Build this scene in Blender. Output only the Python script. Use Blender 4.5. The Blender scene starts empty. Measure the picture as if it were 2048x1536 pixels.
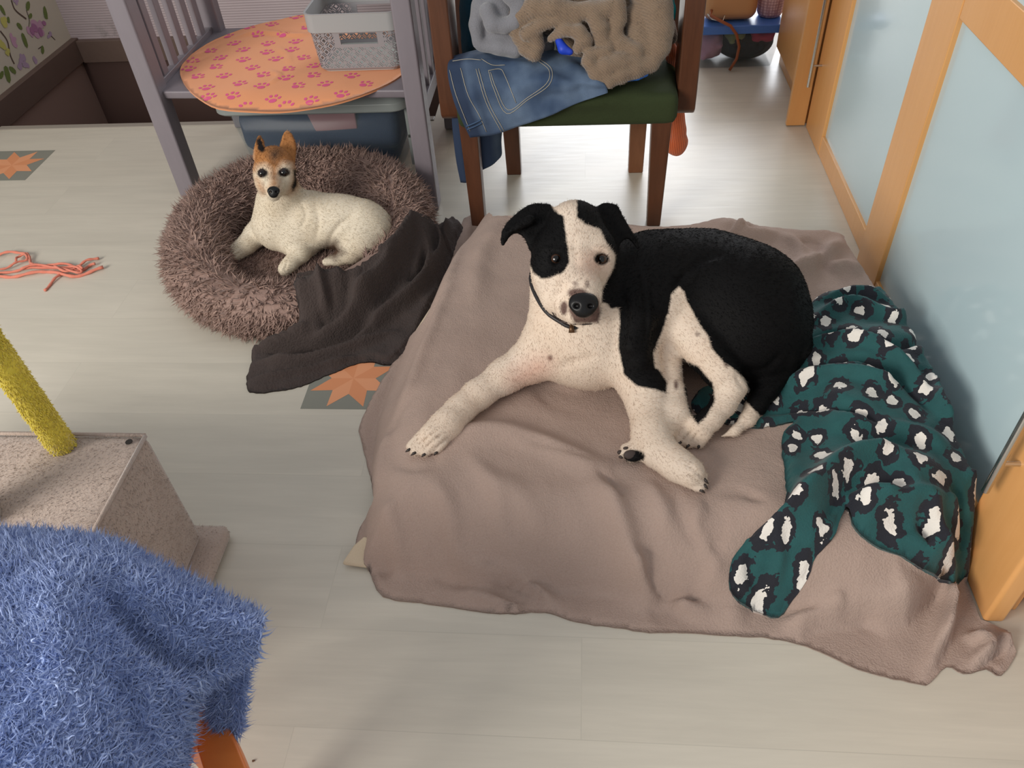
import bpy, math, random
import numpy as np
from mathutils import Vector, Matrix
from mathutils.bvhtree import BVHTree
from mathutils.geometry import delaunay_2d_cdt

rng = np.random.default_rng(7)
random.seed(7)
SC = bpy.context.scene
COL = SC.collection

# ------------------------------------------------------------------ camera
FPX, PITCH, ROLL, YAW, CH = 1594.7, math.radians(43.373), math.radians(-4.454), math.radians(-7.07), 1.4
_fw = np.array([math.sin(YAW)*math.cos(PITCH), math.cos(YAW)*math.cos(PITCH), -math.sin(PITCH)])
_r = np.array([math.cos(YAW), -math.sin(YAW), 0.0]); _u = np.cross(_r, _fw)
CR = _r*math.cos(ROLL)+_u*math.sin(ROLL); CU = -_r*math.sin(ROLL)+_u*math.cos(ROLL); CF = _fw
CP = np.array([0, 0, CH])
cam = bpy.data.cameras.new('camera'); co = bpy.data.objects.new('camera', cam); COL.objects.link(co)
cam.sensor_width = 36; cam.lens = FPX/2048*36; cam.clip_start = 0.02; cam.clip_end = 50
M = Matrix(((CR[0], CU[0], -CF[0], 0), (CR[1], CU[1], -CF[1], 0), (CR[2], CU[2], -CF[2], CH), (0, 0, 0, 1)))
co.matrix_world = M
SC.camera = co

# ------------------------------------------------------------------ light
w = bpy.data.worlds.new('world'); SC.world = w; w.use_nodes = True
w.node_tree.nodes['Background'].inputs[0].default_value = (0.93, 0.96, 1.0, 1)
w.node_tree.nodes['Background'].inputs[1].default_value = 0.40
def area(name, loc, target, sx, sy, power, col):
    l = bpy.data.lights.new(name, 'AREA'); l.shape = 'RECTANGLE'; l.size = sx; l.size_y = sy; l.energy = power; l.color = col
    o = bpy.data.objects.new(name, l); COL.objects.link(o); o.location = loc
    o.rotation_euler = (Vector(target)-Vector(loc)).to_track_quat('-Z', 'Y').to_euler(); return o
area('window_daylight_far', (0.6, 6.4, 1.7), (0.4, 2.0, 0.1), 2.6, 1.7, 105, (0.92, 0.95, 1.0))
area('window_daylight_side', (-2.9, -1.6, 2.1), (0.1, 1.6, 0.0), 1.9, 1.6, 126, (1.0, 0.95, 0.87))
SC.view_settings.view_transform = 'Standard'; SC.view_settings.look = 'None'
SC.view_settings.exposure = 0.47; SC.view_settings.gamma = 1.0; SC.view_settings.use_curve_mapping = False
SC.render.image_settings.file_format = 'PNG'

# ------------------------------------------------------------------ projection helpers (camera survey of the room)
def ray(px, py):
    return CR*((px-1024)/FPX) - CU*((py-768)/FPX) + CF
def U(px, py, z=0.0):
    d = ray(px, py); return CP + d*((z-CH)/d[2])
def UX(px, py, X):
    d = ray(px, py); return CP + d*(X/d[0])
def UY(px, py, Y):
    d = ray(px, py); return CP + d*(Y/d[1])
def UD(px, py, dep):
    return CP + ray(px, py)*dep
def depth(P): return float((np.asarray(P)-CP) @ CF)
def proj(P):
    q = np.asarray(P, float)-CP; z = q @ CF
    return np.stack([1024+FPX*(q @ CR)/z, 768-FPX*(q @ CU)/z], -1)

# ------------------------------------------------------------------ object helpers
def tag(o, label=None, cat=None, group=None, kind=None):
    if label: o['label'] = label
    if cat: o['category'] = cat
    if group: o['group'] = group
    if kind: o['kind'] = kind
    return o
def thing(name, label, cat, loc=(0, 0, 0), group=None):
    o = bpy.data.objects.new(name, None); COL.objects.link(o); o.location = loc
    return tag(o, label, cat, group)
def link(name, me, parent=None):
    o = bpy.data.objects.new(name, me); COL.objects.link(o)
    if parent is not None:
        o.parent = parent; o.matrix_parent_inverse = Matrix.Translation(-parent.location)
    return o
def npmesh(name, V, F, mats, parent=None, smooth=True, mi=None):
    """V (n,3); F array (m,k) or list of arrays"""
    V = np.asarray(V, np.float32); me = bpy.data.meshes.new(name)
    Fs = F if isinstance(F, list) else [F]
    Fs = [np.asarray(f, np.int32) for f in Fs if len(f)]
    tot = np.concatenate([np.full(len(f), f.shape[1], np.int32) for f in Fs]); idx = np.concatenate([f.ravel() for f in Fs])
    me.vertices.add(len(V)); me.vertices.foreach_set('co', V.ravel())
    me.loops.add(len(idx)); me.loops.foreach_set('vertex_index', idx)
    me.polygons.add(len(tot)); me.polygons.foreach_set('loop_start', np.concatenate([[0], np.cumsum(tot)[:-1]]).astype(np.int32))
    me.polygons.foreach_set('loop_total', tot)
    if mi is not None: me.polygons.foreach_set('material_index', np.asarray(mi, np.int32))
    me.update(calc_edges=True); me.validate()
    if smooth: me.polygons.foreach_set('use_smooth', np.ones(len(me.polygons), bool))
    for m in (mats if isinstance(mats, (list, tuple)) else [mats]): me.materials.append(m)
    return link(name, me, parent)
class MB:
    """collects simple solids into one mesh"""
    def __init__(s): s.V = []; s.F = []; s.I = []; s.cur = 0
    def add(s, vs, fs):
        b = len(s.V); s.V += [tuple(map(float, v)) for v in vs]
        for f in fs: s.F.append([b+i for i in f]); s.I.append(s.cur)
    def box(s, a, b):
        x0, y0, z0 = a; x1, y1, z1 = b
        s.add([(x0,y0,z0),(x1,y0,z0),(x1,y1,z0),(x0,y1,z0),(x0,y0,z1),(x1,y0,z1),(x1,y1,z1),(x0,y1,z1)],
              [(0,3,2,1),(4,5,6,7),(0,1,5,4),(1,2,6,5),(2,3,7,6),(3,0,4,7)])
    def hexa(s, b4, t4):
        s.add(list(b4)+list(t4), [(0,3,2,1),(4,5,6,7),(0,1,5,4),(1,2,6,5),(2,3,7,6),(3,0,4,7)])
    def tube(s, pts, rads, n=12, caps=True):
        pts = [np.asarray(p, float) for p in pts]
        if not hasattr(rads, '__len__'): rads = [rads]*len(pts)
        b = len(s.V); up = None
        for i, p in enumerate(pts):
            t = pts[min(i+1, len(pts)-1)]-pts[max(i-1, 0)]; t = t/(np.linalg.norm(t)+1e-9)
            if up is None:
                up = np.array([0, 0, 1.0]) if abs(t[2]) < .9 else np.array([1.0, 0, 0])
            a = np.cross(t, up); a /= np.linalg.norm(a)+1e-9; c = np.cross(a, t); up = c
            for k in range(n):
                th = 2*math.pi*k/n; s.V.append(tuple(p+rads[i]*(math.cos(th)*a+math.sin(th)*c)))
        for i in range(len(pts)-1):
            for k in range(n):
                s.F.append([b+i*n+k, b+i*n+(k+1) % n, b+(i+1)*n+(k+1) % n, b+(i+1)*n+k]); s.I.append(s.cur)
        if caps:
            s.F.append([b+k for k in range(n)][::-1]); s.I.append(s.cur)
            s.F.append([b+(len(pts)-1)*n+k for k in range(n)]); s.I.append(s.cur)
    def prism(s, poly, off):
        n = len(poly); P = [np.asarray(p, float) for p in poly]; off = np.asarray(off, float)
        s.add(P+[p+off for p in P], [list(range(n))[::-1], [n+i for i in range(n)]]+[(i, (i+1) % n, n+(i+1) % n, n+i) for i in range(n)])
    def build(s, name, mats, parent=None, bevel=0, smooth=False, seg=2, sub=0):
        me = bpy.data.meshes.new(name); me.from_pydata(s.V, [], s.F)
        for m in (mats if isinstance(mats, (list, tuple)) else [mats]): me.materials.append(m)
        me.polygons.foreach_set('material_index', s.I)
        if smooth or bevel: me.polygons.foreach_set('use_smooth', [True]*len(me.polygons))
        me.update(); o = link(name, me, parent)
        if bevel:
            b = o.modifiers.new('bevel', 'BEVEL'); b.width = bevel; b.segments = seg; b.limit_method = 'ANGLE'; b.angle_limit = .6
            wn = o.modifiers.new('wn', 'WEIGHTED_NORMAL'); wn.keep_sharp = True
        if sub:
            q = o.modifiers.new('s', 'SUBSURF'); q.levels = q.render_levels = sub
        return o

# ------------------------------------------------------------------ materials
def lin(c):
    return tuple(((v/255)/12.92 if v/255 <= .04045 else (((v/255)+.055)/1.055)**2.4) for v in c)
class NT:
    def __init__(s, name):
        s.m = bpy.data.materials.new(name); s.m.use_nodes = True; s.t = s.m.node_tree; s.b = s.t.nodes['Principled BSDF']
        s.out = s.t.nodes['Material Output']
    def n(s, typ, **kw):
        q = s.t.nodes.new(typ)
        for k, v in kw.items():
            if k.startswith('i_'):
                k2 = k[2:]; k2 = int(k2) if k2.isdigit() else k2.replace('_', ' ')
                if isinstance(v, bpy.types.NodeSocket): s.t.links.new(v, q.inputs[k2])
                else: q.inputs[k2].default_value = v
            else: setattr(q, k, v)
        return q
    def l(s, a, b): s.t.links.new(a, b)
    def set(s, **kw):
        for k, v in kw.items():
            k = k.replace('_', ' ')
            if isinstance(v, bpy.types.NodeSocket): s.l(v, s.b.inputs[k])
            else: s.b.inputs[k].default_value = v
    def coord(s, kind='Object', scale=(1, 1, 1)):
        c = s.n('ShaderNodeTexCoord'); mp = s.n('ShaderNodeMapping'); s.l(c.outputs[kind], mp.inputs[0]); mp.inputs['Scale'].default_value = scale
        return mp.outputs[0]
    def noise(s, vec, scale, detail=3, rough=.5, dist=0, col=False):
        q = s.n('ShaderNodeTexNoise'); s.l(vec, q.inputs['Vector']); q.inputs['Scale'].default_value = scale; q.inputs['Detail'].default_value = detail
        q.inputs['Roughness'].default_value = rough; q.inputs['Distortion'].default_value = dist
        return q.outputs['Color' if col else 'Fac']
    def ramp(s, fac, stops, interp='LINEAR'):
        q = s.n('ShaderNodeValToRGB'); s.l(fac, q.inputs[0]); e = q.color_ramp.elements; q.color_ramp.interpolation = interp
        while len(e) < len(stops): e.new(0.5)
        for i, (p, c) in enumerate(stops): e[i].position = p; e[i].color = (*c, 1) if len(c) == 3 else c
        return q.outputs[0]
    def mix(s, fac, a, b, typ='MIX'):
        q = s.n('ShaderNodeMixRGB', blend_type=typ)
        for i, v in enumerate((fac, a, b)):
            if isinstance(v, bpy.types.NodeSocket): s.l(v, q.inputs[i])
            elif isinstance(v, (int, float)): q.inputs[i].default_value = v
            else: q.inputs[i].default_value = (*v, 1)
        return q.outputs[0]
    def math(s, op, a, b=0, c=None, clamp=False):
        q = s.n('ShaderNodeMath', operation=op, use_clamp=clamp)
        for i, v in enumerate((a, b, c)):
            if v is None: continue
            if isinstance(v, bpy.types.NodeSocket): s.l(v, q.inputs[i])
            else: q.inputs[i].default_value = v
        return q.outputs[0]
    def bump(s, h, strength=.3, dist=.005):
        q = s.n('ShaderNodeBump'); s.l(h, q.inputs['Height']); q.inputs['Strength'].default_value = strength; q.inputs['Distance'].default_value = dist
        s.l(q.outputs[0], s.b.inputs['Normal']); return q
def plain(name, c, rough=.5, metal=0, spec=.5, **kw):
    m = NT(name); m.set(Base_Color=(*lin(c), 1), Roughness=rough, Metallic=metal); m.b.inputs['Specular IOR Level'].default_value = spec
    m.set(**kw); return m.m
def fabric(name, c, c2=None, nscale=350, bstr=.35, bdist=.003, sheen=.08, rough=.9, big=9, stretch=(1, 1, 1)):
    m = NT(name); v = m.coord(scale=stretch); a = lin(c); b = lin(c2) if c2 else tuple(x*.8 for x in a)
    n1 = m.noise(v, nscale, 2, .6); n2 = m.noise(v, big, 3)
    col = m.mix(m.math('MULTIPLY_ADD', n1, .7, m.math('MULTIPLY', n2, .35), clamp=True), b, a)
    m.set(Base_Color=col, Roughness=rough, Sheen_Weight=sheen); m.b.inputs['Specular IOR Level'].default_value = .15
    m.b.inputs['Sheen Roughness'].default_value = .6
    m.bump(m.math('ADD', n1, m.math('MULTIPLY', m.noise(v, nscale*.25, 2), .8)), bstr, bdist); return m.m
def wood(name, c, c2, rough=.35, axis=(12, 12, 1.2), fine=60):
    m = NT(name); v = m.coord(scale=axis); n = m.noise(v, 3, 6, .6, 1.0); f = m.noise(v, fine/6, 3)
    col = m.mix(m.math('MULTIPLY_ADD', n, .9, m.math('MULTIPLY', f, .2), clamp=True), lin(c2), lin(c))
    m.set(Base_Color=col, Roughness=rough); m.bump(f, .06, .002); return m.m

MT = {}
# floor: pale washed oak laminate, planks run along x
m = NT('washed_oak'); v = m.coord()
br = m.n('ShaderNodeTexBrick', offset=.37, offset_frequency=2); m.l(v, br.inputs['Vector'])
mp = br.inputs
mp['Color1'].default_value = (0.35, 0.35, 0.35, 1); mp['Color2'].default_value = (0.65, 0.65, 0.65, 1); mp['Mortar'].default_value = (0.5, 0.5, 0.5, 1)
mp['Scale'].default_value = 1; mp['Mortar Size'].default_value = .0012; mp['Mortar Smooth'].default_value = .6; mp['Brick Width'].default_value = 1.38; mp['Row Height'].default_value = .193
v2 = m.n('ShaderNodeVectorMath', operation='ADD'); m.l(v, v2.inputs[0]); m.l(br.outputs['Color'], v2.inputs[1])
st = m.n('ShaderNodeMapping'); m.l(v2.outputs[0], st.inputs[0]); st.inputs['Scale'].default_value = (1.1, 9, 1)
g1 = m.noise(st.outputs[0], 1.6, 6, .62, .6); st2 = m.n('ShaderNodeMapping'); m.l(v2.outputs[0], st2.inputs[0]); st2.inputs['Scale'].default_value = (5, 90, 1)
g2 = m.noise(st2.outputs[0], 1.5, 4, .6, .2)
base = m.mix(g1, lin((182, 176, 162)), lin((230, 222, 205)))
base = m.mix(m.math('MULTIPLY', g2, .5), base, lin((186, 178, 164)))
base = m.mix(m.math('MULTIPLY', br.outputs['Color'], .34), base, lin((202, 198, 188)))
base = m.mix(m.math('MULTIPLY', br.outputs['Fac'], .16), base, lin((140, 134, 120)))
m.set(Base_Color=base, Roughness=m.math('MULTIPLY_ADD', g2, .18, .27)); m.bump(g2, .05, .001); MT['floor'] = m.m
MT['beech'] = wood('beech_veneer', (226, 170, 108), (212, 152, 90), .32, (14, 14, 1.0))
MT['beechdark'] = wood('beech_edge', (176, 120, 66), (160, 104, 54), .4, (14, 14, 1.0))
MT['mahogany'] = wood('mahogany', (98, 60, 40), (62, 36, 24), .3, (18, 18, 2))
MT['orangewood'] = wood('orange_stained_wood', (222, 128, 58), (204, 104, 40), .4, (3, 20, 20))
m = NT('frosted_glass'); v = m.coord(); m.set(Base_Color=(*lin((190, 212, 218)), 1), Roughness=.13); m.b.inputs['Specular IOR Level'].default_value = .55
m.b.inputs['Coat Weight'].default_value = .15; m.b.inputs['Coat Roughness'].default_value = .05; MT['frost'] = m.m
MT['chrome'] = plain('brushed_steel', (200, 200, 198), .22, 1)
MT['lilac'] = wood('lilac_grey_paint', (128, 120, 126), (116, 109, 115), .45, (8, 8, 2))
MT['lilacdark'] = plain('dark_lilac_paint', (118, 108, 120), .45)
MT['black'] = plain('black_plastic', (22, 22, 24), .4)

# ------------------------------------------------------------------ height fields
def poly_sd(P, poly):
    """signed distance (inside positive) of points P (n,2) to polygon"""
    P = np.asarray(P, float); A = np.asarray(poly, float); B = np.roll(A, -1, 0)
    d = np.full(len(P), 1e9); ins = np.zeros(len(P), bool)
    for a, b in zip(A, B):
        ab = b-a; ap = P-a; t = np.clip((ap @ ab)/(ab @ ab+1e-12), 0, 1); q = ap-t[:, None]*ab
        d = np.minimum(d, np.einsum('ij,ij->i', q, q))
        c = ((a[1] > P[:, 1]) != (b[1] > P[:, 1])); 
        with np.errstate(divide='ignore', invalid='ignore'):
            xi = (b[0]-a[0])*(P[:, 1]-a[1])/(b[1]-a[1]+1e-15)+a[0]
        ins ^= c & (P[:, 0] < xi)
    d = np.sqrt(d); return np.where(ins, d, -d)
def line_d(P, pts):
    P = np.asarray(P, float); d = np.full(len(P), 1e9); A = np.asarray(pts, float)
    L = len(A)-1; tt = np.zeros(len(P)); side = np.zeros(len(P))
    for i in range(L):
        a, b = A[i], A[i+1]; ab = b-a; ap = P-a; t = np.clip((ap @ ab)/(ab @ ab+1e-12), 0, 1); q = ap-t[:, None]*ab
        dd = np.sqrt(np.einsum('ij,ij->i', q, q)); mm = dd < d; d[mm] = dd[mm]; tt[mm] = (i+t[mm])/L
        side[mm] = np.sign(ab[0]*q[mm, 1]-ab[1]*q[mm, 0])
    return d, tt, side
def smooth01(x): x = np.clip(x, 0, 1); return x*x*(3-2*x)
def vnoise(P, scale, seed=0, octaves=3):
    """value noise for (n,2|3) points, range about -1..1"""
    P = np.asarray(P, float)*scale; D = P.shape[1]; out = np.zeros(len(P)); amp = 1
    for o in range(octaves):
        i = np.floor(P).astype(np.int64); f = P-i; f = f*f*(3-2*f); acc = np.zeros(len(P))
        for c in range(2**D):
            wgt = np.ones(len(P)); h = np.full(len(P), seed*1013+o*77, np.int64)
            for k in range(D):
                b = (c >> k) & 1; wgt *= f[:, k] if b else 1-f[:, k]; h = h*73856093 ^ ((i[:, k]+b)*(19349663+k*8349279))
            h = (h ^ (h >> 13)) & 0x7fffffff; h = (h*1103515245+12345) & 0x7fffffff
            acc += wgt*((h >> 8) % 65536/32768.-1)
        out += acc*amp; amp *= .5; P = P*2.03+11.3
    return out
def isect(px, py, H, off=0.0):
    lo, hi = .2, 1.35     # march along the ray from above until below the surface
    zs = np.linspace(.75, -.02, 386); d = ray(px, py); P = CP+d*((zs-CH)/d[2])[:, None]
    h = H(P[:, :2])+off; k = np.argmax(P[:, 2] <= h)
    if P[k, 2] > h[k]: return P[-1]
    a, b = P[max(k-1, 0)], P[k]; ga = a[2]-h[max(k-1, 0)]; gb = b[2]-h[k]
    t = ga/(ga-gb+1e-9) if k else 0; return a+(b-a)*t
def crm(pts, n):
    """Catmull-Rom resample open polyline, n per span"""
    A = np.asarray(pts, float); A = np.vstack([2*A[0]-A[1], A, 2*A[-1]-A[-2]]); out = []
    for i in range(1, len(A)-2):
        for k in range(n):
            t = k/n; p0, p1, p2, p3 = A[i-1:i+3]
            out.append(.5*((2*p1)+(-p0+p2)*t+(2*p0-5*p1+4*p2-p3)*t*t+(-p0+3*p1-3*p2+p3)*t**3))
    out.append(A[-2]); return np.array(out)
def crm_closed(pts, n):
    A = np.asarray(pts, float); N = len(A); out = []
    for i in range(N):
        p0, p1, p2, p3 = A[i-1], A[i], A[(i+1) % N], A[(i+2) % N]
        for k in range(n):
            t = k/n; out.append(.5*((2*p1)+(-p0+p2)*t+(2*p0-5*p1+4*p2-p3)*t*t+(-p0+3*p1-3*p2+p3)*t**3))
    return np.array(out)
def folds(P, base, creases, H, gain=1.45):
    """creases: (pixel polyline, width m, amplitude m[, asym]) -> height offset"""
    z = np.zeros(len(P))
    for c in creases:
        pts, wd, amp = c[:3]; amp = amp*gain
        W = crm([isect(x, y, H)[:2] for x, y in pts], 5); d, t, s = line_d(P, W)
        env = np.sin(np.clip(t, 0, 1)*math.pi)**.5*.9+.1*(d < 0)
        env = np.minimum(1, 4*np.minimum(t, 1-t)+.12)
        if len(c) > 3:     # one-sided fold: steep on one side, gentle on the other
            w2 = np.where(s*c[3] > 0, wd*.3, wd*1.3); z += amp*env*np.exp(-(d/w2)**2)
        else: z += amp*env*np.exp(-(d/wd)**2)
    return z
def cloth(name, poly_px, support, mat, parent=None, res=.008, thick=.006, edge=.02, creases=(), noise=(), lift=None, smooth_poly=3, label=None, cat=None, xmax=None, frill=0, jit=.0, zskirt=.004, group=None, extra=None):
    H0 = lambda P: support(P)+thick
    if lift is not None:   # lift: list (px,py,h) control heights over support
        L = []
        for px, py, h in lift:
            q = isect(px, py, lambda P: support(P)+h); L.append((q[0], q[1], h))
        L = np.array(L)
        def liftf(P):
            d2 = ((P[:, None, :]-L[None, :, :2])**2).sum(-1)+1e-5; wt = d2**-1.6; return (wt*L[:, 2]).sum(1)/wt.sum(1)
        H1 = lambda P: support(P)+thick+liftf(P)
    else: H1 = H0
    pp = crm_closed(poly_px, smooth_poly) if smooth_poly > 1 else np.array(poly_px, float)
    B = np.array([isect(x, y, H1)[:2] for x, y in pp])
    if xmax is not None: B[:, 0] = np.minimum(B[:, 0], np.where((B[:, 1] > .826) & (B[:, 1] < 1.012), .7455, xmax))
    # densify
    D = []
    for a, b in zip(B, np.roll(B, -1, 0)):
        n = max(1, int(np.linalg.norm(b-a)/(res*1.2))); D += [a+(b-a)*k/n for k in range(n)]
    B = np.array(D)
    if frill:
        nr = np.roll(B, -1, 0)-np.roll(B, 1, 0); nr = np.stack([nr[:, 1], -nr[:, 0]], 1); nr /= np.linalg.norm(nr, axis=1)[:, None]+1e-9
        B = B+nr*(rng.normal(0, frill, len(B)))[:, None]
    lo, hi = B.min(0), B.max(0)
    gx, gy = np.meshgrid(np.arange(lo[0], hi[0], res), np.arange(lo[1], hi[1], res)); gx[1::2] += res/2
    G = np.stack([gx.ravel(), gy.ravel()], 1); G = G[poly_sd(G, B) > res*.6]
    allp = np.vstack([B, G]); n = len(B)
    r = delaunay_2d_cdt([Vector(p) for p in allp], [(i, (i+1) % n) for i in range(n)], [], 1, 1e-7)
    P = np.array([tuple(v) for v in r[0]]); T = np.array([f for f in r[2] if len(f) == 3])
    ed = np.maximum(poly_sd(P, B), 0)
    # drop triangles outside the outline
    cen = P[T].mean(1); T = T[poly_sd(cen, B) > 0]
    a2 = (P[T[:, 1]]-P[T[:, 0]]); b2 = (P[T[:, 2]]-P[T[:, 0]]); flip = (a2[:, 0]*b2[:, 1]-a2[:, 1]*b2[:, 0]) < 0; T[flip] = T[flip][:, ::-1]
    e = smooth01(ed/edge)
    z = support(P)+thick*np.sqrt(np.clip(ed/max(thick, 1e-4), .0, 1))
    if lift is not None: z += liftf(P)*np.clip(.25+.75*e, 0, 1)
    damp = .25+.75*e
    if creases: z += folds(P, None, creases, H1)*damp
    for sc, am, sd in noise: z += vnoise(P, sc, sd)*am*damp
    if extra is not None: z += extra(P, ed)
    z = np.maximum(z, support(P)+.0035)
    V = np.column_stack([P, z]); 
    # boundary edges -> skirt down to the support
    E = np.vstack([T[:, [0, 1]], T[:, [1, 2]], T[:, [2, 0]]]); key = {tuple(x) for x in E}
    bd = [x for x in key if (x[1], x[0]) not in key]; ids = sorted({i for x in bd for i in x}); mp = {i: len(V)+k for k, i in enumerate(ids)}
    low = V[ids].copy(); low[:, 2] = support(P[ids])-zskirt
    if lift is not None: low[:, 2] = np.maximum(low[:, 2], V[ids][:, 2]-.015)
    Q = np.array([(a, mp[a], mp[b], b) for a, b in bd])
    o = npmesh(name, np.vstack([V, low]), [T, Q[:, ::-1]], mat, parent); o.data.update()
    if label: tag(o, label, cat, group)
    return o, (lambda X: H1(X))
def sheet(name, grid, mat, nu=8, nv=8, thick=.008, parent=None, creases=(), noise=(), uvs=True, offs=None):
    """grid rows of (px,py,z) or ('d',px,py,depth) -> smooth cloth sheet with real thickness"""
    def w(c):
        if len(c) == 4 and c[0] == 'w': return np.array(c[1:], float)
        return U(*c)
    G = np.array([[w(c) for c in row] for row in grid])
    rows = np.array([crm(r_, nu) for r_ in G]); S = np.array([crm(rows[:, j], nv) for j in range(rows.shape[1])]).transpose(1, 0, 2)
    a, b = S.shape[:2]; V = S.reshape(-1, 3)
    du = np.gradient(S, axis=1); dv = np.gradient(S, axis=0); N = np.cross(du, dv).reshape(-1, 3); N /= np.linalg.norm(N, axis=1)[:, None]+1e-9
    view = CP-V; N *= np.sign((N*view).sum(1).mean()+1e-9)
    for sc, am, sd in noise: V = V+N*(vnoise(V, sc, sd)*am)[:, None]
    if creases:
        uv = proj(V)
        for pts, wd, amp in creases:
            d, t, s_ = line_d(uv, crm(pts, 6)); env = np.minimum(1, 4*np.minimum(t, 1-t)+.15); V = V+N*(amp*env*np.exp(-(d/wd)**2))[:, None]
    idx = np.arange(a*b).reshape(a, b); Q = np.stack([idx[:-1, :-1], idx[:-1, 1:], idx[1:, 1:], idx[1:, :-1]], -1).reshape(-1, 4)
    e1 = V[Q[0][1]]-V[Q[0][0]]; e2 = V[Q[0][3]]-V[Q[0][0]]
    c = len(Q)//2; e1 = V[Q[c][1]]-V[Q[c][0]]; e2 = V[Q[c][3]]-V[Q[c][0]]
    if np.cross(e1, e2) @ N[Q[c][0]] < 0: Q = Q[:, ::-1]
    o = npmesh(name, V, Q, mat, parent)
    uvl = o.data.uv_layers.new(name='UVMap'); su = np.concatenate([[0], np.cumsum(np.linalg.norm(np.diff(S[a//2], axis=0), axis=1))]); sv = np.concatenate([[0], np.cumsum(np.linalg.norm(np.diff(S[:, b//2], axis=0), axis=1))])
    UVv = np.stack(np.meshgrid(su, sv), -1).reshape(-1, 2); li = np.zeros(len(o.data.loops), np.int32); o.data.loops.foreach_get('vertex_index', li)
    uvl.data.foreach_set('uv', UVv[li].ravel().astype(np.float32))
    if thick:
        s = o.modifiers.new('solid', 'SOLIDIFY'); s.thickness = thick; s.offset = -1
    return o

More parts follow.
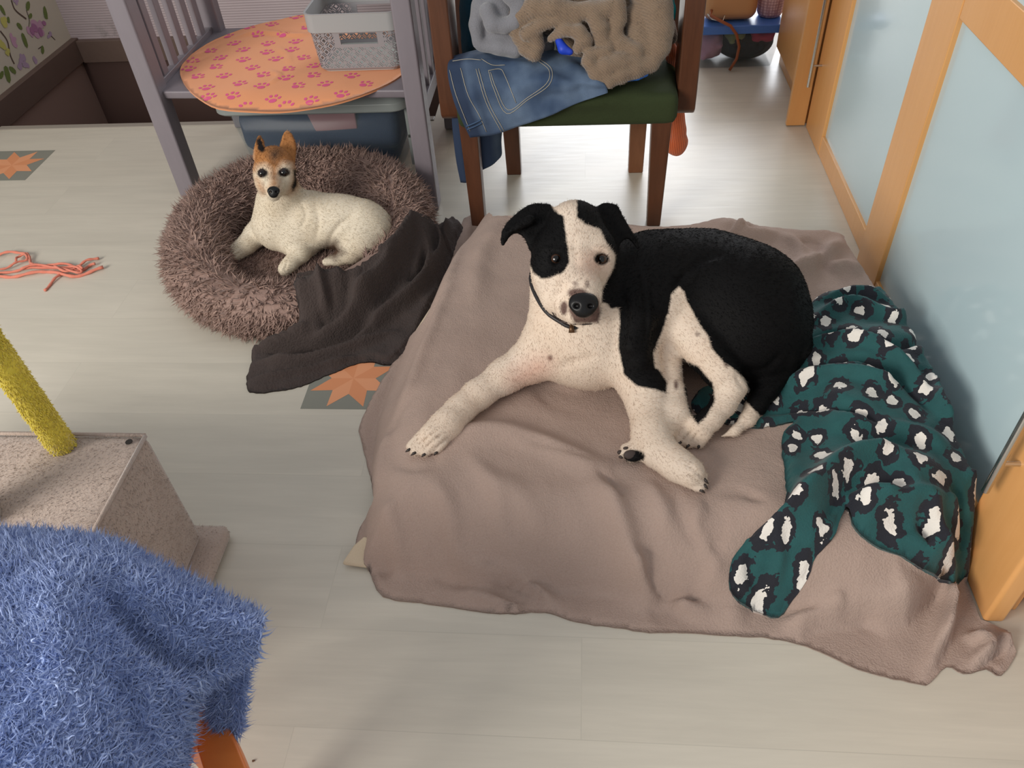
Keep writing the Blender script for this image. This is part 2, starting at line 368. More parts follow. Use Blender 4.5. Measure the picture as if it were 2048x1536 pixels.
# ------------------------------------------------------------------ implicit bodies (smooth unions meshed with surface nets)
class Field:
    def __init__(s, lo, hi, h):
        s.lo = np.array(lo, float); s.h = h; s.n = np.ceil((np.array(hi)-s.lo)/h).astype(int)+1
        s.F = np.full(s.n, 1.0, np.float32)
    def _sub(s, lo, hi):
        a = np.clip(np.floor((lo-s.lo)/s.h).astype(int), 0, s.n-1); b = np.clip(np.ceil((hi-s.lo)/s.h).astype(int)+1, 1, s.n)
        ax = [s.lo[i]+s.h*np.arange(a[i], b[i]) for i in range(3)]
        return tuple(slice(a[i], b[i]) for i in range(3)), np.meshgrid(*ax, indexing='ij')
    def _put(s, sl, d, k, sub=False):
        F = s.F[sl]; d = d.astype(np.float32)
        if sub:
            d = -d; h = np.clip(.5+.5*(d-F)/k, 0, 1); s.F[sl] = F+(d-F)*h+k*h*(1-h)   # smooth max(F,-d)
        else:
            h = np.clip(.5+.5*(F-d)/k, 0, 1); s.F[sl] = F+(d-F)*h-k*h*(1-h)
    def cone(s, p1, r1, p2, r2, k=.02, sub=False):
        p1 = np.asarray(p1, float); p2 = np.asarray(p2, float); R = max(r1, r2)+.03+k
        sl, (X, Y, Z) = s._sub(np.minimum(p1, p2)-R, np.maximum(p1, p2)+R)
        ba = p2-p1; t = np.clip(((X-p1[0])*ba[0]+(Y-p1[1])*ba[1]+(Z-p1[2])*ba[2])/(ba @ ba+1e-12), 0, 1)
        d = np.sqrt((X-p1[0]-t*ba[0])**2+(Y-p1[1]-t*ba[1])**2+(Z-p1[2]-t*ba[2])**2)-(r1+(r2-r1)*t)
        s._put(sl, d, k, sub)
    def ell(s, c, rad, axes=None, k=.02, sub=False):
        c = np.asarray(c, float); rad = np.asarray(rad, float); A = np.eye(3) if axes is None else np.asarray(axes, float)
        R = rad.max()+.03+k; sl, (X, Y, Z) = s._sub(c-R, c+R); q = np.stack([X-c[0], Y-c[1], Z-c[2]], -1) @ A.T
        k0 = np.sqrt(((q/rad)**2).sum(-1)); k1 = np.sqrt(((q/rad**2)**2).sum(-1)); s._put(sl, k0*(k0-1)/(k1+1e-9), k, sub)
    def slab(s, poly, dep, half, rnd=.004, k=.008):
        """leaf shape: pixel outline with per-corner depth (plane fit), half thickness"""
        pl = crm_closed([(p[0], p[1]) for p in poly], 4); A = np.array([(p[0], p[1], 1.) for p in poly]); dd = np.array([p[2] for p in poly])+dep
        co_ = np.linalg.lstsq(A, dd, rcond=None)[0]; W = np.array([UD(p[0], p[1], d) for p, d in zip(poly, dd)])
        sl, (X, Y, Z) = s._sub(W.min(0)-.05, W.max(0)+.05); Q = np.stack([X.ravel(), Y.ravel(), Z.ravel()], 1)
        uv = proj(Q); zc = (Q-CP) @ CF; d2 = -poly_sd(uv, pl)*zc/FPX; dp = np.abs(zc-(uv[:, 0]*co_[0]+uv[:, 1]*co_[1]+co_[2]))-half
        a = d2+rnd; b = dp+rnd; d = np.minimum(np.maximum(a, b), 0)+np.sqrt(np.maximum(a, 0)**2+np.maximum(b, 0)**2)-rnd
        s._put(sl, d.reshape(X.shape), k)
    def mesh(s):
        F = s.F; n = F.shape; ins = F < 0
        cnt = np.zeros((n[0]-1, n[1]-1, n[2]-1), np.float32); acc = np.zeros(cnt.shape+(3,), np.float32)
        corners = [(i, j, k) for i in (0, 1) for j in (0, 1) for k in (0, 1)]
        def cs(c): return tuple(slice(c[i], n[i]-1+c[i]) for i in range(3))
        for a in corners:
            for ax in range(3):
                if a[ax]: continue
                b = list(a); b[ax] = 1; fa, fb = F[cs(a)], F[cs(b)]; cr = (fa < 0) != (fb < 0)
                t = np.where(cr, fa/(fa-fb+1e-12*(fa == fb)), 0); cnt += cr
                for d in range(3): acc[..., d] += cr*(a[d]+(t if d == ax else 0))
        act = cnt > 0; ids = np.full(cnt.shape, -1, np.int32); ids[act] = np.arange(act.sum())
        base = np.argwhere(act); V = s.lo+s.h*(base+acc[act]/cnt[act][:, None]); Q = []
        for ax in range(3):
            o1, o2 = [i for i in range(3) if i != ax]
            sa = [slice(1, n[i]-1) for i in range(3)]; sa[ax] = slice(0, n[ax]-1); sb = list(sa); sb[ax] = slice(1, n[ax])
            A, B = ins[tuple(sa)], ins[tuple(sb)]; cr = np.argwhere(A != B)
            if not len(cr): continue
            fl = A[tuple(cr.T)]; c = cr.copy(); c[:, o1] += 1; c[:, o2] += 1
            def g(d1, d2): q = c.copy(); q[:, o1] -= d1; q[:, o2] -= d2; return ids[tuple(q.T)]
            q = np.stack([g(1, 1), g(0, 1), g(0, 0), g(1, 0)], 1)
            if ax == 1: fl = ~fl
            q[~fl] = q[~fl][:, ::-1]; Q.append(q)
        return V, np.vstack(Q)
def laplace(V, Q, it=3, lam=.5):
    n = len(V); E = np.vstack([Q[:, [i, (i+1) % Q.shape[1]]] for i in range(Q.shape[1])])
    for _ in range(it):
        acc = np.zeros_like(V); c = np.bincount(E[:, 0], minlength=n)+np.bincount(E[:, 1], minlength=n)
        for d in range(3): acc[:, d] = np.bincount(E[:, 0], V[E[:, 1], d], n)+np.bincount(E[:, 1], V[E[:, 0], d], n)
        V = V+lam*(acc/np.maximum(c, 1)[:, None]-V)
    return V
def vnormals(V, Q):
    a = V[Q[:, 2]]-V[Q[:, 0]]; b = V[Q[:, -1]]-V[Q[:, 1]]; fn = np.cross(a, b); N = np.zeros_like(V)
    for i in range(Q.shape[1]):
        for d in range(3): N[:, d] += np.bincount(Q[:, i], fn[:, d], len(V))
    return N/(np.linalg.norm(N, axis=1)[:, None]+1e-12)
def sample(V, Q, n, wt=None):
    T = np.vstack([Q[:, [0, 1, 2]], Q[:, [0, 2, 3]]]) if Q.shape[1] == 4 else Q
    A = np.linalg.norm(np.cross(V[T[:, 1]]-V[T[:, 0]], V[T[:, 2]]-V[T[:, 0]]), axis=1)
    if wt is not None: A = A*wt[T].mean(1)
    i = rng.choice(len(T), n, p=A/A.sum()); a, b = rng.random(n), rng.random(n); m_ = a+b > 1; a[m_], b[m_] = 1-a[m_], 1-b[m_]; t = T[i]
    P = V[t[:, 0]]+a[:, None]*(V[t[:, 1]]-V[t[:, 0]])+b[:, None]*(V[t[:, 2]]-V[t[:, 0]]); return P, t, a, b
def strands(P, N, flow, length, width, lay=.6, curl=.15, seg=4, grav=.0, lenvar=.4, sides=3):
    """tapered locks; returns V,Q"""
    n = len(P); L = length*(1-lenvar+2*lenvar*rng.random(n)); D = N*(1-lay)+flow*lay+rng.normal(0, .22, (n, 3)); D /= np.linalg.norm(D, axis=1)[:, None]
    B = np.cross(D, rng.normal(0, 1, (n, 3))); B /= np.linalg.norm(B, axis=1)[:, None]; pos = P.copy(); rings = []
    for k in range(seg+1):
        t = k/seg; w_ = width*(1-t)**.6*(.75+.6*math.sin(math.pi*min(1, t+.15))) if t < 1 else width*.06
        C = np.cross(D, B)
        for j in range(sides):
            th = 2*math.pi*j/sides; rings.append(pos+w_*(math.cos(th)*B+math.sin(th)*C))
        D = D+B*curl*rng.normal(1, .6, (n, 1))+np.array([0, 0, -grav]); D /= np.linalg.norm(D, axis=1)[:, None]; pos = pos+D*(L/seg)[:, None]
    R = np.array(rings).reshape(seg+1, sides, n, 3).transpose(2, 0, 1, 3); V = R.reshape(-1, 3); per = (seg+1)*sides; q = []
    for k in range(seg):
        for j in range(sides): q.append((k*sides+j, k*sides+(j+1) % sides, (k+1)*sides+(j+1) % sides, (k+1)*sides+j))
    Q = (np.arange(n)[:, None, None]*per+np.array(q)[None]).reshape(-1, 4); return V, Q
# ------------------------------------------------------------------ room shell
def struct(mb, name, m, **kw):
    o = mb.build(name, m, **kw); o['kind'] = 'structure'; return o
b = MB(); b.box((-2.45, -1.2, -.03), (2.2, 3.0, 0)); b.box((-.60, 3.0, -.03), (2.2, 6.0, 0)); struct(b, 'floor', MT['floor'])
b = MB(); b.box((-2.45, 2.985, -.10), (-.60, 3.02, .004)); struct(b, 'trim_1', plain('landing_edge', (150, 142, 132), .4), bevel=.003)
m = NT('pale_panel_wall'); v = m.coord(scale=(1, 1, 1)); wv = m.n('ShaderNodeTexWave', wave_type='BANDS', bands_direction='Z', wave_profile='SIN'); m.l(v, wv.inputs[0]); wv.inputs['Scale'].default_value = 26; wv.inputs['Distortion'].default_value = .4
nz = m.noise(v, 5, 4); mould = m.ramp(m.noise(v, 9, 5, .7), [(.5, (0, 0, 0)), (.62, (1, 1, 1))])
sp = m.n('ShaderNodeSeparateXYZ'); m.l(v, sp.inputs[0]); zz = m.math('SUBTRACT', 1, m.math('MULTIPLY', sp.outputs[2], 9), clamp=True)
xx = m.math('SUBTRACT', 1, m.math('MULTIPLY', m.math('ABSOLUTE', m.math('ADD', sp.outputs[0], 2.36)), 5.0), clamp=True)
cb = m.mix(nz, lin((176, 160, 164)), lin((190, 176, 178))); cb = m.mix(m.math('MULTIPLY', m.math('MULTIPLY', mould, zz), m.math('MULTIPLY', xx, .8)), cb, lin((92, 96, 84)))
m.set(Base_Color=cb, Roughness=.55); m.bump(wv.outputs[1], .35, .003); MT['panel'] = m.m
b = MB(); b.box((-2.66, 4.0, 0), (-.45, 4.06, 2.4)); struct(b, 'wall_back', MT['panel'])
# wallpapered wall with blossom branches printed on it
PAPER = plain('cream_wallpaper', (212, 204, 186), .8); mats = [PAPER, plain('print_pink', (206, 162, 188), .8), plain('print_lilac', (184, 160, 186), .8), plain('print_green', (112, 128, 66), .8), plain('print_yellow', (206, 200, 110), .8), plain('print_twig', (96, 76, 66), .8), plain('print_mauve', (176, 120, 160), .8)]
b = MB(); b.box((-2.66, 2.2, .0), (-2.62, 4.0, 2.4)); XW = -2.6185
def blot(cx, cy, rx, ry, ang, mi, n=10, jag=.18):
    P = UX(cx, cy, -2.62); b.cur = mi; pts = []
    s = depth(P)/FPX*1.3; a = math.radians(ang)
    for k in range(n):
        th = 2*math.pi*k/n; q = 1+jag*(random.random()-.5); y = rx*s*q*math.cos(th); z = ry*s*q*math.sin(th)
        pts.append((XW+.0004*mi+.0002*random.random(), P[1]+y*math.cos(a)-z*math.sin(a), P[2]+y*math.sin(a)+z*math.cos(a)))
    c = len(b.V); b.V += [tuple(p) for p in pts]; b.F.append(list(range(c, c+n))); b.I.append(mi)
def twig(pts, wpx):
    W = crm([UX(x, y, -2.62)[1:] for x, y in pts], 4); b.cur = 5
    for p, q in zip(W[:-1], W[1:]):
        t = q-p; nn = np.array([-t[1], t[0]]); nn /= np.linalg.norm(nn)+1e-9; nn *= wpx
        b.add([(XW+.0002, *(p-nn)), (XW+.0002, *(q-nn)), (XW+.0002, *(q+nn)), (XW+.0002, *(p+nn))], [(0, 1, 2, 3)])
twig([(22, 0), (30, 20), (52, 38)], .004); twig([(0, 62), (14, 82), (20, 110), (28, 128)], .004); twig([(96, 66), (110, 80)], .002); twig([(52, 20), (58, 40), (56, 62)], .002); twig([(76, 98), (84, 92)], .002)
for cx, cy, s in ((68, 52, 15), (78, 66, 14), (62, 62, 12), (82, 48, 10), (24, 76, 9), (28, 90, 8)):
    for k in range(5): blot(cx+random.uniform(-5, 5), cy+random.uniform(-5, 5), s*.5, s*.38, random.uniform(0, 180), 1 if k % 2 else 6 if cx > 60 and k == 2 else 1)
for cx, cy, s in ((44, 118, 11), (52, 128, 10), (70, 120, 9), (38, 132, 9), (98, 70, 7), (30, 4, 6)):
    for k in range(4): blot(cx+random.uniform(-4, 4), cy+random.uniform(-4, 4), s*.5, s*.36, random.uniform(0, 180), 2)
for cx, cy, s in ((6, 44, 12), (4, 88, 12), (12, 104, 8)):
    for k in range(4): blot(cx+random.uniform(-5, 5), cy+random.uniform(-5, 5), s*.5, s*.4, random.uniform(0, 180), 4)
for cx, cy, L, W_, a in ((48, 80, 11, 5, 80), (90, 26, 10, 5, 60), (55, 12, 8, 4, 30), (14, 148, 13, 6, 70), (24, 140, 9, 4, 130), (84, 100, 7, 4, 50), (38, 52, 7, 4, 120), (2, 150, 8, 4, 20), (16, 40, 5, 3, 60), (4, 20, 8, 4, 100), (60, 32, 6, 3, 10)):
    blot(cx, cy, L, W_, a, 3, 8, .25)
struct(b, 'wall_left', mats)
TR = wood('brown_trim', (112, 92, 82), (98, 80, 72), .5, (6, 2, 6)); WELL = plain('stairwell_paint', (150, 124, 114), .7); DK = plain('stairwell_dark', (84, 62, 56), .6)
b = MB(); b.box((-2.62, 2.2, -.10), (-2.585, 4.0, .012)); struct(b, 'trim_2', TR, bevel=.003)
b = MB(); b.box((-2.585, 3.965, -.105), (-.45, 4.0, .004)); struct(b, 'trim_3', TR, bevel=.003)
b = MB(); b.box((-2.66, 2.9, -2.4), (-2.61, 4.05, -.10)); struct(b, 'wall_stairwell_left', WELL)
b = MB(); b.box((-2.61, 3.99, -2.4), (-.45, 4.04, -.10)); b.box((-.60, 3.0, -2.4), (-.55, 4.0, -.03)); b.box((-2.61, 2.93, -2.4), (-.6, 2.98, -.03)); struct(b, 'wall_stairwell_back', DK)
b = MB(); b.box((-2.66, 2.9, -2.45), (-.45, 4.04, -2.4)); struct(b, 'floor_stairwell', DK)
# patchwork-star stickers on the floor
def star(name, corners, cpx, label, spin):
    """grey square vinyl with an orange eight-point star"""
    g = plain('sticker_grey', (132, 132, 122), .5); o1 = plain('sticker_orange', (218, 144, 100), .5); o2 = plain('sticker_orange_pale', (226, 156, 114), .5)
    C = np.array(cpx[:2]); s = cpx[2]; b = MB(); ca, sa = math.cos(spin), math.sin(spin)
    R = lambda x, y: (C[0]+s*(x*ca-y*sa), C[1]+s*(x*sa+y*ca))
    b.cur = 0; q = [R(-1, -1), R(1, -1), R(1, 1), R(-1, 1)]; b.add([(*p, .0006) for p in q]+[(*p, .0001) for p in q], [(0, 1, 2, 3), (0, 4, 5, 1), (1, 5, 6, 2), (2, 6, 7, 3), (3, 7, 4, 0)])
    for k in range(4):
        for sgn in (1, -1):
            b.cur = 1 if sgn > 0 else 2; a = k*math.pi/2+.0; c_, s_ = math.cos(a), math.sin(a)
            rr = lambda x, y: R(x*c_-y*s_, x*s_+y*c_)
            pts = [rr(0, 0), rr(.52, 0), rr(.92, .42*sgn), rr(.40, .40*sgn)] if sgn > 0 else [rr(0, 0), rr(.40, -.40), rr(.92, -.42), rr(.52, 0)]
            b.add([(*p, .0009) for p in pts], [(0, 1, 2, 3) if True else ()])
    o = b.build(name, [g, o1, o2]); tag(o, label, 'floor sticker', 'orange star stickers on the floor'); return o
star('floor_sticker', None, (-2.215, 2.68, .118), 'grey floor sticker with orange star near the stairwell edge', 0)
star('floor_sticker', None, (-.600, 1.487, .113), 'grey floor sticker with orange star half hidden under blanket edges', 0)

# ------------------------------------------------------------------ wardrobe along the right
t = thing('wardrobe', 'beech wardrobe wall with large frosted glass door panels', 'wardrobe', (.81, 1.5, 0))
b = MB(); b.box((.845, .83, .0), (1.35, 2.86, 2.1)); b.build('carcass', MT['beech'], t, bevel=.002)
def door(y0, y1, x, stile, rail, zmid=None, low=True, right=True, left=True):
    d = MB(); e_ = MB()
    if left: d.box((x, y1-stile, .0), (x+.03, y1, 2.1))
    if right: d.box((x, y0, .0), (x+.03, y0+stile, 2.1))
    a0, a1 = y0+(stile if right else 0), y1-(stile if left else 0)
    if low: d.box((x+.002, a0, .0), (x+.028, a1, rail))
    if zmid: d.box((x+.002, a0, zmid[0]), (x+.028, a1, zmid[1]))
    e_.box((x+.002, a0, 2.0), (x+.028, a1, 2.1))
    if not left: e_.build('top_rail', MT['beech'], t, bevel=.002)
    else: d.box((x+.002, a0-.001, 2.0), (x+.028, a1+.001, 2.1))
    o = d.build('door', MT['beech'], t, bevel=.0025); g = MB(); g.box((x+.012, a0, rail if low else 0), (x+.020, a1, 2.0)); g.build('glass_panel', MT['frost'], o); return o
def handle(par, y, z0, z1, x, r=.006, stand=.032):
    h = MB(); h.tube([(x-stand, y, z0), (x-stand, y, z1)], r, 14)
    for z in (z0+.075, z1-.075): h.tube([(x-stand, y, z), (x+.004, y, z)], r*.7, 10)
    return h.build('handle', MT['chrome'], par, bevel=.001)
d1 = door(1.98, 2.645, .812, .04, .07, right=False, left=False); 
s1 = MB(); s1.box((.812, 2.645, .0), (.842, 2.862, 2.1)); s1 = s1.build('door_stile', MT['beech'], t, bevel=.004); handle(s1, 2.82, .17, .75, .812)
d2 = door(.86, 1.99, .787, .165, .06, zmid=(.745, .845), right=True)
s2 = MB(); s2.prism([(.748, .832, .0), (.748, 1.005, .0), (.787, 1.005, .0), (.787, .832, .0)], (0, 0, 2.1)); s2 = s2.build('door_stile', MT['beech'], t, bevel=.008, seg=3); handle(s2, .955, .235, .75, .748, r=.007)
t = thing('tall_cupboard', 'beech cupboard with opened door beyond the wardrobe handle', 'cupboard', (.8, 3.0, 0))
b = MB(); b.box((.815, 2.895, .0), (1.3, 3.46, 2.1)); b.build('carcass', MT['beech'], t, bevel=.002)
b = MB(); b.box((.742, 2.868, .004), (.809, 2.890, 2.1)); b.build('door', MT['beech'], t, bevel=.002)
b = MB(); b.box((.775, 2.90, .10), (.809, 3.38, 2.1)); b.build('drawer_front', MT['beech'], t, bevel=.002)

# ------------------------------------------------------------------ lilac bench with slatted ends
t = thing('bench', 'lilac grey painted wooden bench with slatted ends', 'bench', (-.95, 2.6, 0))
def vbox(b, x0, x1, y0, y1, z0, z1): b.box((x0, y0, z0), (x1, y1, z1))
L = MT['lilac']
b = MB(); b.hexa([(-1.40, 2.445, .348), (-.53, 2.402, .348), (-.53, 3.0, .348), (-1.40, 3.0, .348)], [(-1.40, 2.440, .376), (-.53, 2.397, .376), (-.53, 3.0, .376), (-1.40, 3.0, .376)]); b.build('seat', L, t, bevel=.006)
for x, y0, y1, top in ((-1.43, 2.415, 2.485, 1.05), (-1.41, 2.955, 3.01, 1.05)):
    b = MB(); vbox(b, x, x+.062, y0, y1, 0, top); b.build('post', L, t, bevel=.007)
for x, y0, y1, top in ((-.545, 2.305, 2.375, 1.05), (-.545, 2.90, 2.955, 1.05)):
    b = MB(); vbox(b, x, x+.058, y0, y1, 0, top); b.build('post', L, t, bevel=.007)
for y in (2.535, 2.622, 2.712, 2.802, 2.886):
    b = MB(); vbox(b, -1.402, -1.382, y-.019, y+.019, .392, .98); b.build('slat', L, t, bevel=.003)
for y in (2.455, 2.545, 2.635, 2.725, 2.815):
    b = MB(); vbox(b, -.526, -.508, y-.017, y+.017, .33, .98); b.build('slat', L, t, bevel=.003)
b = MB(); vbox(b, -1.405, -1.378, 2.485, 2.955, .374, .396); b.build('end_rail', L, t, bevel=.003); b = MB(); vbox(b, -1.405, -1.378, 2.485, 2.955, .97, 1.03); b.build('end_rail', L, t, bevel=.003)
b = MB(); vbox(b, -.53, -.505, 2.375, 2.90, .285, .335); b.build('end_rail', L, t, bevel=.003); b = MB(); vbox(b, -.53, -.505, 2.375, 2.90, .97, 1.03); b.build('end_rail', L, t, bevel=.003)
b = MB(); vbox(b, -1.37, -.545, 2.96, 2.985, .29, .348); b.build('apron', L, t, bevel=.003)

# paw-print mat: round, lying on the bench and hanging over its front edge
def Hseat(P):
    y = P[:, 1]; ye = 2.445-(P[:, 0]+1.4)*.05; d = np.maximum(ye-y, 0); return .3775-d*d*1.2-.02*d
MAT = [fabric('orange_cotton', (234, 158, 110), (226, 148, 100), 500, .12, .0008, .15), plain('pink_print', (222, 92, 138), .85)]
mat_poly = [(360, 148), (372, 172), (398, 195), (436, 214), (500, 220), (560, 221), (620, 214), (680, 202), (740, 182), (790, 158), (818, 130), (815, 90), (770, 50), (690, 34), (612, 28), (560, 38), (500, 52), (430, 78), (385, 106), (364, 128)]
mt, Hm_ = cloth('paw_print_mat', mat_poly, Hseat, MAT, res=.012, thick=.005, edge=.01, creases=[([(555, 95), (575, 110), (580, 128)], .008, .004), ([(535, 140), (557, 150), (550, 160), (535, 170)], .007, .005), ([(470, 75), (520, 66), (590, 72), (620, 68)], .012, .007), ([(400, 100), (380, 128), (366, 142)], .008, .004), ([(600, 45), (640, 52), (700, 60)], .01, .005)], noise=((6, .002, 3),))
tag(mt, 'round orange mat with pink paw prints on the lilac bench', 'pet mat')
def bvh_of(o):
    me = o.data; V = np.zeros(len(me.vertices)*3); me.vertices.foreach_get('co', V); return BVHTree.FromPolygons([Vector(v) for v in V.reshape(-1, 3)], [tuple(p.vertices) for p in me.polygons])
def hit(tree, px, py):
    d = Vector(ray(px, py)).normalized(); h = tree.ray_cast(Vector(CP), d); return (np.array(h[0]), np.array(h[1])) if h[0] else (None, None)
tree = bvh_of(mt); b = MB()
paws = [(905,110),(755,155),(607,172),(480,227),(663,222),(825,215),(965,175),(525,272),(730,275),(905,262),(368,318),(582,312),(722,328),(878,312),(258,378),(443,362),(577,375),(782,370),(947,362),(242,432),(400,418),(633,425),(850,430),(1022,412),(288,478),(460,475),(695,468),(845,488),(1007,470),(552,522),(350,548),(690,538),(910,535),(1090,525),(1250,475),(360,605),(508,600),(762,620),(995,628),(1185,590),(1330,525),(597,668),(843,662)]
def dab(b, tree, c, ux, uy, rx, ry, ang, n=9, off=.0008):
    ca, sa = math.cos(ang), math.sin(ang); v = []
    for k in range(n):
        th = 2*math.pi*k/n; x, y = rx*math.cos(th), ry*math.sin(th); p = c+ux*(x*ca-y*sa)+uy*(x*sa+y*ca)
        q = tree.ray_cast(Vector((p[0], p[1], 1.2)), Vector((0, 0, -1)))
        if not q[0]: return
        v.append((q[0][0], q[0][1], q[0][2]+off))
    b.add(v, [list(range(n))])
for i, (a, c_) in enumerate(paws):
    px, py = a/3.103+300, c_/3.103; P, N = hit(tree, px, py)
    if P is None: continue
    an = random.uniform(-.5, .5)+(0.3 if i % 2 else -.3); ux = np.array([math.cos(an), math.sin(an), 0]); uy = np.array([-math.sin(an), math.cos(an), 0]); s = .0215
    dab(b, tree, P-uy*.25*s, ux, uy, .62*s, .50*s, 0)
    for ox, oy, r_, aa in ((-.95, .25, .24, .5), (-.38, .78, .26, .15), (.38, .78, .26, -.15), (.95, .25, .24, -.5)): dab(b, tree, P+ux*ox*s+uy*(oy*1.2)*s, ux, uy, r_*s, .36*s, aa)

me = mt.data; n0 = len(me.vertices); V0 = np.zeros(n0*3); me.vertices.foreach_get('co', V0); F0 = [tuple(p.vertices) for p in me.polygons]
mm = bpy.data.meshes.new('paw_print_mat'); mm.from_pydata([tuple(p) for p in V0.reshape(-1, 3)]+b.V, [], F0+[[n0+i for i in f_] for f_ in b.F])
for q in MAT: mm.materials.append(q)
mm.polygons.foreach_set('material_index', [0]*len(F0)+[1]*len(b.F)); mm.polygons.foreach_set('use_smooth', [True]*len(mm.polygons)); mm.update(); mt.data = mm

# perforated basket on the mat
m = NT('grey_perforated_plastic'); v = m.coord()
sp = m.n('ShaderNodeSeparateXYZ'); m.l(v, sp.inputs[0]); nrm = m.n('ShaderNodeNewGeometry'); sn = m.n('ShaderNodeSeparateXYZ'); m.l(nrm.outputs['True Normal'], sn.inputs[0])
side = m.math('GREATER_THAN', m.math('ABSOLUTE', sn.outputs[0]), .7)
hx = m.math('ADD', m.math('MULTIPLY', sp.outputs[0], m.math('SUBTRACT', 1, side)), m.math('MULTIPLY', sp.outputs[1], side))
S_ = .036
ua = m.math('DIVIDE', m.math('ADD', hx, sp.outputs[2]), S_); ub = m.math('DIVIDE', m.math('SUBTRACT', hx, sp.outputs[2]), S_)
fa = m.math('ABSOLUTE', m.math('SUBTRACT', m.math('FRACT', m.math('ADD', ua, 50)), .5)); fb = m.math('ABSOLUTE', m.math('SUBTRACT', m.math('FRACT', m.math('ADD', ub, 50)), .5))
mx = m.math('MAXIMUM', fa, fb)
dia = m.math('LESS_THAN', mx, .17); ring = m.math('MULTIPLY', m.math('GREATER_THAN', mx, .34), m.math('LESS_THAN', mx, .45)); mn = m.math('MINIMUM', fa, fb); ring = m.math('MULTIPLY', ring, m.math('LESS_THAN', mn, .30))
hole = m.math('MAXIMUM', dia, ring); band = m.math('MULTIPLY', m.math('GREATER_THAN', sp.outputs[2], .397), m.math('LESS_THAN', sp.outputs[2], .512)); hole = m.math('MULTIPLY', hole, band)
gx = m.math('LESS_THAN', m.math('ABSOLUTE', m.math('ADD', sp.outputs[0], .715)), .080); gz = m.math('LESS_THAN', m.math('ABSOLUTE', m.math('SUBTRACT', sp.outputs[2], .492)), .030); sx_ = m.math('LESS_THAN', m.math('ABSOLUTE', m.math('ADD', sp.outputs[0], .715)), .060); sz_ = m.math('LESS_THAN', m.math('ABSOLUTE', m.math('SUBTRACT', sp.outputs[2], .490)), .0175)
solid = m.math('MULTIPLY', m.math('MULTIPLY', gx, gz), m.math('SUBTRACT', 1, side)); hole = m.math('MULTIPLY', hole, m.math('SUBTRACT', 1, solid)); hole = m.math('MAXIMUM', hole, m.math('MULTIPLY', m.math('MULTIPLY', sx_, sz_), m.math('SUBTRACT', 1, side)))
m.set(Base_Color=(*lin((146, 143, 146)), 1), Roughness=.45, Alpha=m.math('SUBTRACT', 1, hole)); MT['perf'] = m.m
GP = plain('grey_plastic', (158, 158, 158), .45); GPW = plain('white_basket_liner', (214, 220, 212), .6)
t = thing('basket', 'grey perforated plastic basket standing on the paw print mat', 'basket', (-.73, 2.65, .385))
def rrect(x0, x1, y0, y1, r, z, n=5):
    out = []
    for cx, cy, a0 in ((x1-r, y1-r, 0), (x0+r, y1-r, 90), (x0+r, y0+r, 180), (x1-r, y0+r, 270)):
        for k in range(n+1):
            a = math.radians(a0+90*k/n); out.append((cx+r*math.cos(a), cy+r*math.sin(a), z))
    return out
def loft(b, loops, closed=False, cap0=False, cap1=False):
    n = len(loops[0]); base = len(b.V)
    for l_ in loops: b.V += [tuple(p) for p in l_]
    m_ = len(loops)
    for i in range(m_-1 if not closed else m_):
        for k in range(n):
            j = (i+1) % m_; b.F.append([base+i*n+k, base+i*n+(k+1) % n, base+j*n+(k+1) % n, base+j*n+k]); b.I.append(b.cur)
    if cap0: b.F.append([base+k for k in range(n)][::-1]); b.I.append(b.cur)
    if cap1: b.F.append([base+(m_-1)*n+k for k in range(n)]); b.I.append(b.cur)
X0, X1, Y0, Y1 = -.878, -.582, 2.525, 2.80
b = MB(); zs = [(.386, .018), (.395, .012), (.46, .008), (.515, .004)]
loft(b, [rrect(X0+i_, X1-i_, Y0+i_, Y1-i_, .03, z) for z, i_ in zs]); o = b.build('basket_wall', MT['perf'], t); 
so = o.modifiers.new('solid', 'SOLIDIFY'); so.thickness = .002
b = MB(); loft(b, [rrect(X0-.002, X1+.002, Y0-.002, Y1+.002, .034, z) for z in (.512, .565)]+[rrect(X0-.004, X1+.004, Y0-.004, Y1+.004, .035, .569)]+[rrect(X0+.003, X1-.003, Y0+.003, Y1-.003, .03, .569), rrect(X0+.003, X1-.003, Y0+.003, Y1-.003, .03, .512)], closed=True); b.build('rim', GP, t, smooth=False, bevel=.001)
b = MB(); loft(b, [rrect(X0+.02, X1-.02, Y0+.02, Y1-.02, .03, z) for z in (.384, .387)], cap0=True, cap1=True); b.build('base', GPW, t)

# translucent storage box under the bench
def rbox_(f, lo, hi, r, k=.01):
    lo = np.array(lo); hi = np.array(hi); c = (lo+hi)/2; hs = (hi-lo)/2-r; sl, (X, Y, Z) = f._sub(lo-.05, hi+.05)
    q = [np.abs(A-c[i])-hs[i] for i, A in enumerate((X, Y, Z))]; d = np.sqrt(sum(np.maximum(a, 0)**2 for a in q))+np.minimum(np.maximum(np.maximum(q[0], q[1]), q[2]), 0)-r; f._put(sl, d, k)
m = NT('cloudy_clear_plastic'); m.set(Base_Color=(*lin((130, 144, 150)), 1), Roughness=.2, Alpha=.14); MT['clear'] = m.m
m = NT('cloudy_clear_lid'); m.set(Base_Color=(*lin((150, 156, 154)), 1), Roughness=.3, Alpha=.8); MT['lid'] = m.m
t = thing('storage_box', 'clear plastic storage box full of dark blue fabric under the bench', 'storage box', (-.91, 2.7, 0))
x0, x1, y0, y1 = -1.235, -.605, 2.505, 2.90
b = MB(); loft(b, [rrect(x0+.055, x1-.055, y0+.05, y1-.04, .04, .004), rrect(x0+.045, x1-.045, y0+.035, y1-.03, .04, .02), rrect(x0+.012, x1-.012, y0+.008, y1-.008, .045, .265)], cap0=True)
for xx in (x0-.002, x1-.02):
    pass
